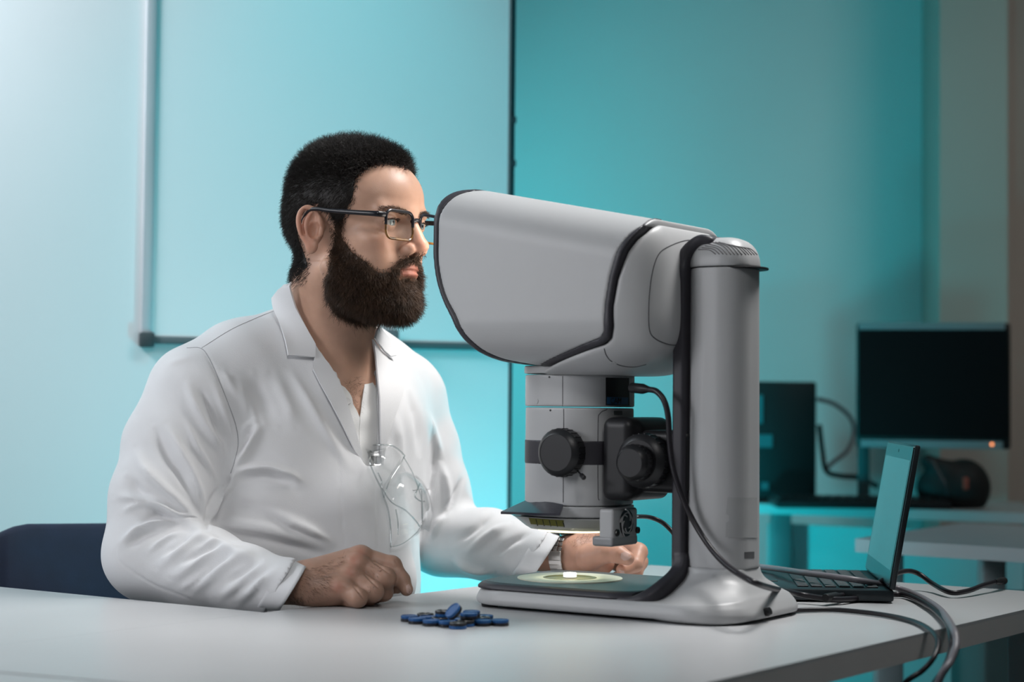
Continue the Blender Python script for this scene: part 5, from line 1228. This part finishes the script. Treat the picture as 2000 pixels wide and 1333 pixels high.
# turned cuffs
def cuff(l0, l1, back, r_view, L_=.036):
    p0, p1 = q3(l0), q3(l1); c = (p0+p1)/2; a = (p0-p1)/2; vd = c-CO; vd /= np.linalg.norm(vd); bdir = vd - a*(vd @ a)/(a @ a); bdir /= np.linalg.norm(bdir); bk = q3(back) - c; bk /= np.linalg.norm(bk)
    n_ = 48; m_ = 8; V = []
    for j in range(m_):
        t = j/(m_-1); s_ = 1.0 + .16*t**.8
        for i in range(n_):
            th_ = 2*math.pi*i/n_; w = 1 + .010*math.sin(3*th_ + 1) + .008*math.sin(7*th_); V.append(c + bk*L_*t + (a*math.cos(th_) + bdir*r_view*math.sin(th_))*s_*w)
    Q = np.array([(j*n_+i, j*n_+(i+1) % n_, (j+1)*n_+(i+1) % n_, (j+1)*n_+i) for j in range(m_-1) for i in range(n_)])
    V = np.array(V); N_ = normals(V, Q)
    if ((V - V.mean(0)) * N_).sum() < 0: Q = Q[:, ::-1]
    V, Q = solidify(V, Q, .0016); mesh_obj('cuff', table_clear(V), Q, m_coat, coat)
cuff((598, 1107, 2.212), (546, 1194, 2.205), (490, 1132, 2.25), .034); cuff((1094, 1045, 2.515), (1042, 1127, 2.505), (1000, 1072, 2.55), .038)
# collar, lapels
G2 = Grid(lo_, hi_, .004); torso(G2, .001); G2.cone(q3((640, 500, 2.45)), q3((640, 720, 2.51)), .066, .072, .03); G2.cone(q3((606, 548, 2.47)), q3((605, 700, 2.53)), .042, .068, .03)
cs_V, cs_Q = G2.mesh(2); colT_ = bvh(cs_V, cs_Q)
def coll(name, poly, off, th_=.0022, tree=None, step=4, parent=coat, m=m_coat, rf=None): return sheet(name, poly, tree or colT_, off, th_, m, parent, step, raise_fn=rf)
coll('collar', [(570, 551), (575, 570), (583, 600), (592, 622), (604, 650), (616, 675), (613.5, 701), (588, 700), (560, 698), (555, 672), (546, 635), (540, 605), (539, 584), (551, 565)], .0075, .003)
coll('lapel', [(616, 676), (628, 697), (641, 713), (652, 732), (663, 752), (672, 775), (680, 800), (692, 842), (702, 882), (706, 905), (690, 882), (668, 835), (644, 788), (622, 748), (610, 724), (613, 700)], .0050, .0025)
coll('collar', [(727, 636), (739, 655), (754, 673), (768, 693), (762, 701), (750, 702), (738, 690), (727, 674), (720, 662), (723, 647)], .0120, .003)
coll('lapel', [(720, 664), (738, 690), (750, 706), (770, 718), (789, 730), (783, 755), (777, 777), (762, 820), (748, 862), (741, 900), (738, 960), (736.5, 869), (735, 779), (731, 740), (726, 700)], .0085, .0030)
# shirt in the neckline
G3 = Grid(lo_, hi_, .004); torso(G3, -.0065); G3.cone(q3((655, 545, 2.44)), q3((655, 722, 2.485)), .055, .0585, .022); s_V, s_Q = G3.mesh(2); shT = bvh(s_V, s_Q)
wob = lambda p: .0008*np.sin(p[:, 1]*.12 + p[:, 0]*.05)
coll('shirt', [(610, 670), (628, 690), (648, 722), (657, 729), (659, 738), (663, 742), (666, 752), (674, 757), (682, 768), (687, 778), (690, 790), (697, 802), (702, 817), (703, 850), (704, 912), (690, 880), (664, 830), (640, 780), (612, 720)], .0005, .0018, shT, 3, man, m_shirt, wob)
coll('shirt', [(702, 817), (706, 795), (709, 765), (713, 740), (716, 733), (722, 737), (729, 752), (742, 770), (745, 870), (745, 985), (720, 960), (700, 915), (702, 850)], .0010, .0018, shT, 3, man, m_shirt, wob)
h_, n_ = cast(shT, 677, 785)
bm = bmesh.new(); lathe(bm, [(.0001, 0), (.0045, 0), (.005, .0008), (.0045, .0015), (.003, .0012), (.0001, .0012)], zframe(h_ + n_*.002, h_ + n_*.01), 20); bm_obj('shirt_button', bm, mat('button_white', (.72, .72, .72), .3), man)
line_on('button_hole', [(683, 812), (688, 826), (692, 840)], shT, .0005, mat('stitch_grey', (.45, .45, .45), .8), man, off=.003)
# cuffs, pocket, stitching
m_st = mat('coat_stitch', (.62, .62, .63), .9)
m_sm = mat('coat_seam', (.42, .42, .44), .9)
line_on('seam', z3((425, 92), (490, 95), (530, 150), (570, 240), (610, 340), (645, 440), (655, 520), (640, 600), (622, 655)), coatT, .0006, m_sm, coat, .0001)
line_on('seam', [(537, 607), (500, 622), (450, 645), (394, 680)], coatT, .0005, m_sm, coat, .0001)
line_on('stitching', [(806, 958), (812, 957), (830, 955), (852, 958)], coatT, .0005, m_st, coat, .0001)
coll('chest_pocket', [(823, 958), (852, 957), (846, 1000), (836, 1026), (824, 1030)], .0012, .0012, coatT, 4)
# trousers and shoes below the table
G = Grid((-.75, 1.75, 0), (.35, 2.95, .62), .008)
hp = np.array([-.395, 2.60, .52]); 
for s in (-1, 1):
    h0 = hp + TL*s*.10; kn = h0 + TF*.44 + TL*s*.05 + np.array([0, 0, .0]); an = kn + np.array([0, 0, -.42]) - TF*.03
    kn[2] = .50; G.cone(h0, kn, .095, .068, .04); G.cone(kn, an, .066, .048, .03)
G.ell(hp, (.20, .16, .10), R=TB, k=.06)
V, Q = G.mesh(1); mesh_obj('trousers', V, Q, m_trous, man)
for s in (-1, 1):
    h0 = hp + TL*s*.10; kn = h0 + TF*.44 + TL*s*.05; an = kn + np.array([0, 0, -.42]) - TF*.03; an[2] = .06
    G = Grid(tuple(np.minimum(an - .1, an + TF*.2 - .1) * [1, 1, 0]), tuple(np.maximum(an + .1, an + TF*.2 + .1) * [1, 1, 0] + [0, 0, .14]), .005)
    G.cone(an + [0, 0, -.005], an + TF*.17 + [0, 0, -.018], .045, .038, .02); G.cone(an, an + [0, 0, .05], .045, .045, .02); G.box((an[0], an[1], -.05), (.5, .5, .052), op='s'); V, Q = G.mesh(1); mesh_obj('shoe', V, Q, m_blackp, man)

# ---- nails
rhT, lhT = bvh(rhV, rhQ), bvh(lhV, lhQ); m_nail = mat('fingernail', (.62, .42, .36), .25, var=.02)
sheet('fingernail', [(1213, 1081), (1220, 1078.5), (1229, 1082), (1234, 1088), (1228, 1094), (1219, 1096), (1212, 1090)], lhT, .0002, .0005, m_nail, man, 2)
sheet('fingernail', [(1204, 1116), (1211, 1114.5), (1219, 1116), (1220, 1121), (1206, 1122)], lhT, .0002, .0005, m_nail, man, 2)
sheet('fingernail', [(793, 1145), (798, 1141), (803, 1150), (803, 1158), (799, 1161), (794, 1158)], rhT, .0002, .0005, m_nail, man, 2)

# ---- glasses
def glass_mat(name, tint_, refl=.10, rough=.03, graze=.55):
    m = bpy.data.materials.new(name); m.use_nodes = True; N = m.node_tree.nodes; L = m.node_tree.links; N.remove(N['Principled BSDF'])
    t = N.new('ShaderNodeBsdfTransparent'); t.inputs[0].default_value = (*tint_, 1); g = N.new('ShaderNodeBsdfGlossy'); g.inputs['Roughness'].default_value = rough
    lw = N.new('ShaderNodeLayerWeight'); lw.inputs[0].default_value = .5; f0_ = N.new('ShaderNodeMath'); f0_.operation = 'POWER'; f0_.inputs[1].default_value = 4; L.new(lw.outputs['Facing'], f0_.inputs[0]); f = N.new('ShaderNodeMath'); f.operation = 'MULTIPLY_ADD'; f.inputs[1].default_value = graze; f.inputs[2].default_value = refl*.5; L.new(f0_.outputs[0], f.inputs[0]); nz = N.new('ShaderNodeTexNoise'); nz.inputs['Scale'].default_value = 30; bp = N.new('ShaderNodeBump'); bp.inputs['Strength'].default_value = .02; L.new(nz.outputs['Fac'], bp.inputs['Height']); L.new(bp.outputs['Normal'], g.inputs['Normal'])
    mx = N.new('ShaderNodeMixShader'); L.new(f.outputs[0], mx.inputs[0]); L.new(t.outputs[0], mx.inputs[1]); L.new(g.outputs[0], mx.inputs[2]); L.new(mx.outputs[0], N['Material Output'].inputs[0]); return m
m_lens = glass_mat('spectacle_lens', (.97, .98, .98), refl=.004, graze=.12); m_clear = glass_mat('clear_polycarbonate', (.985, .99, .99), rough=.06)
gl = empty('eyeglasses', tuple(h2w([.106, 0, .01])), 'black and tortoiseshell rectangular eyeglasses worn by the man', 'glasses')
m_fr = mat('frame_black', (.008, .008, .012), .3, spec=.5); m_tort = mat('frame_tortoise', (.16, .075, .022), .22, var=.8, vscale=140, spec=.6)
def rrect(w_, h_, r, n=8, taper=.0):
    out = []
    for cx, cy, a0 in ((w_/2-r, h_/2-r, 0), (-w_/2+r, h_/2-r, 90), (-w_/2+r, -h_/2+r, 180), (w_/2-r, -h_/2+r, 270)):
        for i in range(n): a = math.radians(a0 + 90*i/(n-1)); out.append((cx + r*math.cos(a), cy + r*math.sin(a)))
    return [(x*(1 - taper*(y < 0)), y) for x, y in out]
fr_e = empty('frame', tuple(h2w([.106, 0, .01]))); adopt(fr_e, gl)
for s in (-1, 1):
    wr = math.radians(5)*s; o_ = np.array([.1075, s*.0335, .0100]); 
    def lp(y, z, x=0): return h2w(o_ + np.array([math.cos(wr)*x - abs(math.sin(wr))*(abs(y)*0) - (y*s)*math.sin(abs(wr)) - .00*(z), y*math.cos(wr), z]) - np.array([(.01-z)*-.06, 0, 0]))
    rr = rrect(.0515, .0365, .010, 8, .0)
    ring = [(y, z) for y, z in rr]
    up_ = [q for q in ring if q[1] > -.003]; 
    cl_ = [lp(y, z) for y, z in ring] + [lp(*ring[0])]
    top_p = [lp(y, z) for y, z in sorted([q for q in ring if q[1] > .0], key=lambda q: math.atan2(q[1]+.004, q[0]))]
    bot = sorted([q for q in ring if q[1] < .009 and not (q[1] > .0095)], key=lambda q: math.atan2(-q[1]+.004, q[0]))
    bot = [(.0257, .009)] + [q for q in bot if q[1] < .0] + [(-.0257, .009)]
    bm = bmesh.new(); tube(bm, [lp(y, z) for y, z in [(.0257, -.001)] + [(q) for q in sorted([q for q in ring if q[1] > 0], key=lambda q: math.atan2(q[1], q[0]))] + [(-.0257, -.001)]], .0021, 10); bm_obj('rim', bm, m_fr, fr_e)
    bm = bmesh.new(); tube(bm, [lp(y, z) for y, z in bot], .0017, 10); bm_obj('rim', bm, m_tort, fr_e)
    bm = bmesh.new(); V = [lp(y, z, -.0003) for y, z in ring] + [lp(y, z, .0008) for y, z in ring]; vv = [bm.verts.new(v) for v in V]; n_ = len(ring)
    bm.faces.new(vv[:n_]); bm.faces.new(vv[n_:][::-1])
    for i in range(n_): bm.faces.new((vv[i], vv[(i+1) % n_], vv[n_+(i+1) % n_], vv[n_+i]))
    bmesh.ops.recalc_face_normals(bm, faces=bm.faces); bm_obj('lens', bm, m_lens, gl, False)
    hx = h2w([.1035, s*.0605, .0215]); 
    pts = [h2w([.1050, s*.0585, .0215]), h2w([.1035, s*.0690, .0215]), h2w([.098, s*.0745, .0215]), h2w([.07, s*.0785, .0225]), h2w([.03, s*.0815, .0245]), h2w([.008, s*.0825, .0265]), h2w([-.006, s*.083, .0235]), h2w([-.020, s*.082, .006])]
    c = catmull(pts, 6); V, Fc = tube_arrays(c, np.interp(np.arange(len(c)), [0, 6, 18, len(c)], [.0017, .0017, .0015, .0013]), 8)
    ctr = np.repeat(c, 8, 0)[:len(V)]; dz = V[:, 2] - ctr[:, 2]; V = V + np.array([0, 0, 1])*(dz*np.interp(np.arange(len(V)), [0, 70, 250, len(V)], [1.2, 1.3, .9, .5]))[:, None]
    mesh_obj('temple', V, Fc, m_fr, gl)
bm = bmesh.new(); tube(bm, catmull([h2w([.1085, -.0088, .0165]), h2w([.1105, 0, .0195]), h2w([.1085, .0085, .0170])], 6), .0027, 10); bm_obj('bridge', bm, m_fr, gl)

# ---- wristwatch
wa = q3((1080, 1083, 2.52)); wd = q3((1112, 1084, 2.512)) - q3((1030, 1082, 2.54)); wd /= np.linalg.norm(wd)
wc = q3((1101, 1084, 2.516)); wu = np.array([0, 0, 1.]) - wd*wd[2]; wu /= np.linalg.norm(wu); wsd = np.cross(wd, wu)
wt = empty('wristwatch', tuple(wc), "steel link wristwatch on the man's left wrist behind the stage", 'watch'); m_steel = mat('watch_steel', (.45, .43, .41), .28, .95, var=.05)
nl = 26
for i in range(nl):
    a = 2*math.pi*i/nl; rdir = wu*math.cos(a) + wsd*math.sin(a); tdir = -wu*math.sin(a) + wsd*math.cos(a)
    if i in (0, 1, nl-1, 2): continue
    bm = bmesh.new(); M = frame(wd, tdir, rdir, wc + rdir*.0300)
    cx = rdir @ (CO-wc)/np.linalg.norm(CO-wc)
    if 7 <= i <= 9 or 17 <= i <= 19: pass
    bx(bm, (0, 0, 0), (.0066, .0066, .0026), M, .0006, 1); bx(bm, (-.0068, .0009, 0), (.0052, .0058, .0022), M, .0006, 1); bx(bm, (.0068, .0009, 0), (.0052, .0058, .0022), M, .0006, 1)
    bm_obj('band_link', bm, m_steel, wt)
bm = bmesh.new(); M = frame(wd, -wu*0 + wsd, wu, wc + wu*.030); lathe(bm, [(.0001, 0), (.017, 0), (.019, .002), (.019, .006), (.017, .008), (.0001, .0083)], M, 40); bm_obj('watch_case', bm, m_steel, wt)
fd = CO - wc; fd -= wd*(fd @ wd); fd /= np.linalg.norm(fd); ld = fd*math.cos(.35) - wu*math.sin(.35)
bm = bmesh.new(); M = frame(wd, np.cross(ld, wd), ld, wc + ld*.0312)
for k in range(5):
    a = (k-2)*.2; l2 = ld*math.cos(a) + np.cross(wd, ld)*math.sin(a); bx(bm, (0, 0, 0), (.0185, .0064, .0016), frame(wd, np.cross(l2, wd), l2, wc + l2*.0318), .0004, 1)
bm_obj('clasp', bm, mat('watch_clasp', (.60, .57, .55), .32, .8), wt)

# ---- clear safety goggles hanging at the coat front
gg = empty('safety_goggles', tuple(cast(coatT, 760, 960)[0]), "clear plastic safety goggles hanging from the coat's neckline", 'goggles')
def bulge(cx, cy, rx, ry, h): return lambda p: h*np.clip(1 - ((p[:, 0]-cx)/rx)**2 - ((p[:, 1]-cy)/ry)**2, 0, 1)**.6
sheet('goggle_lens', [(743, 950), (752, 935), (765, 918), (776, 900), (790, 930), (806, 970), (811, 1000), (809, 1028), (797, 1048), (778, 1065), (760, 1071), (756, 1040), (751, 1005), (745, 975)], coatT, .006, .0015, m_clear, gg, 5, raise_fn=bulge(780, 1000, 42, 80, .030))
sheet('side_shield', [(704, 888), (716, 878), (736, 872), (755, 879), (774, 897), (764, 916), (750, 940), (742, 962), (735, 950), (727, 938), (716, 915), (707, 902)], coatT, .008, .0012, m_clear, gg, 4, raise_fn=bulge(738, 905, 40, 50, .007))
m_gt = glass_mat('clear_rim_plastic', (.90, .93, .93), refl=.5, rough=.12)
def gt(name, pxs, off, r=.0011):
    r *= .75
    pts = []
    for x, y in catmull(pxs, 6):
        h, n = cast(coatT, x, y)
        if h is None: h, n = P(x, y, 2.38), np.array([.3, -.9, 0])
        pts.append((h, n))
    o_ = np.interp(np.linspace(0, 1, len(pts)), np.linspace(0, 1, len(off)), off); pts = np.array([h + n*k for (h, n), k in zip(pts, o_)])
    for _ in range(3): pts[1:-1] = (pts[:-2] + pts[2:] + pts[1:-1]*2)/4
    V, Fc = tube_arrays(pts, r, 8); mesh_obj(name, V, Fc, m_gt, gg)
gt('rim_edge', [(757, 1071), (777, 1066), (796, 1049), (809, 1028), (812, 1000), (806, 968), (792, 932), (775, 897)], [.008, .008, .010, .012, .014])
gt('rim_edge', [(704, 886), (718, 877), (736, 872), (755, 880), (774, 896)], [.014, .018, .018], .0015)
gt('rim_edge', [(774, 896), (765, 915), (751, 940), (745, 958), (742, 975)], [.018, .012, .008])
gt('temple_arm', [(706, 900), (716, 922), (728, 946), (740, 975), (748, 1002), (754, 1035), (757, 1070)], [.016, .012, .010, .008], .0016)
gt('temple_arm', [(730, 930), (738, 955), (745, 980), (755, 996), (774, 1015), (794, 1034)], [.010, .012, .026, .018], .0014)
gt('nose_bridge', [(789, 948), (779, 960), (772, 972), (778, 980), (796, 983)], [.022, .028, .028, .024], .0014)
gt('rim_edge', [(751, 1000), (758, 1025), (762, 1050)], [.02, .015], .0012)
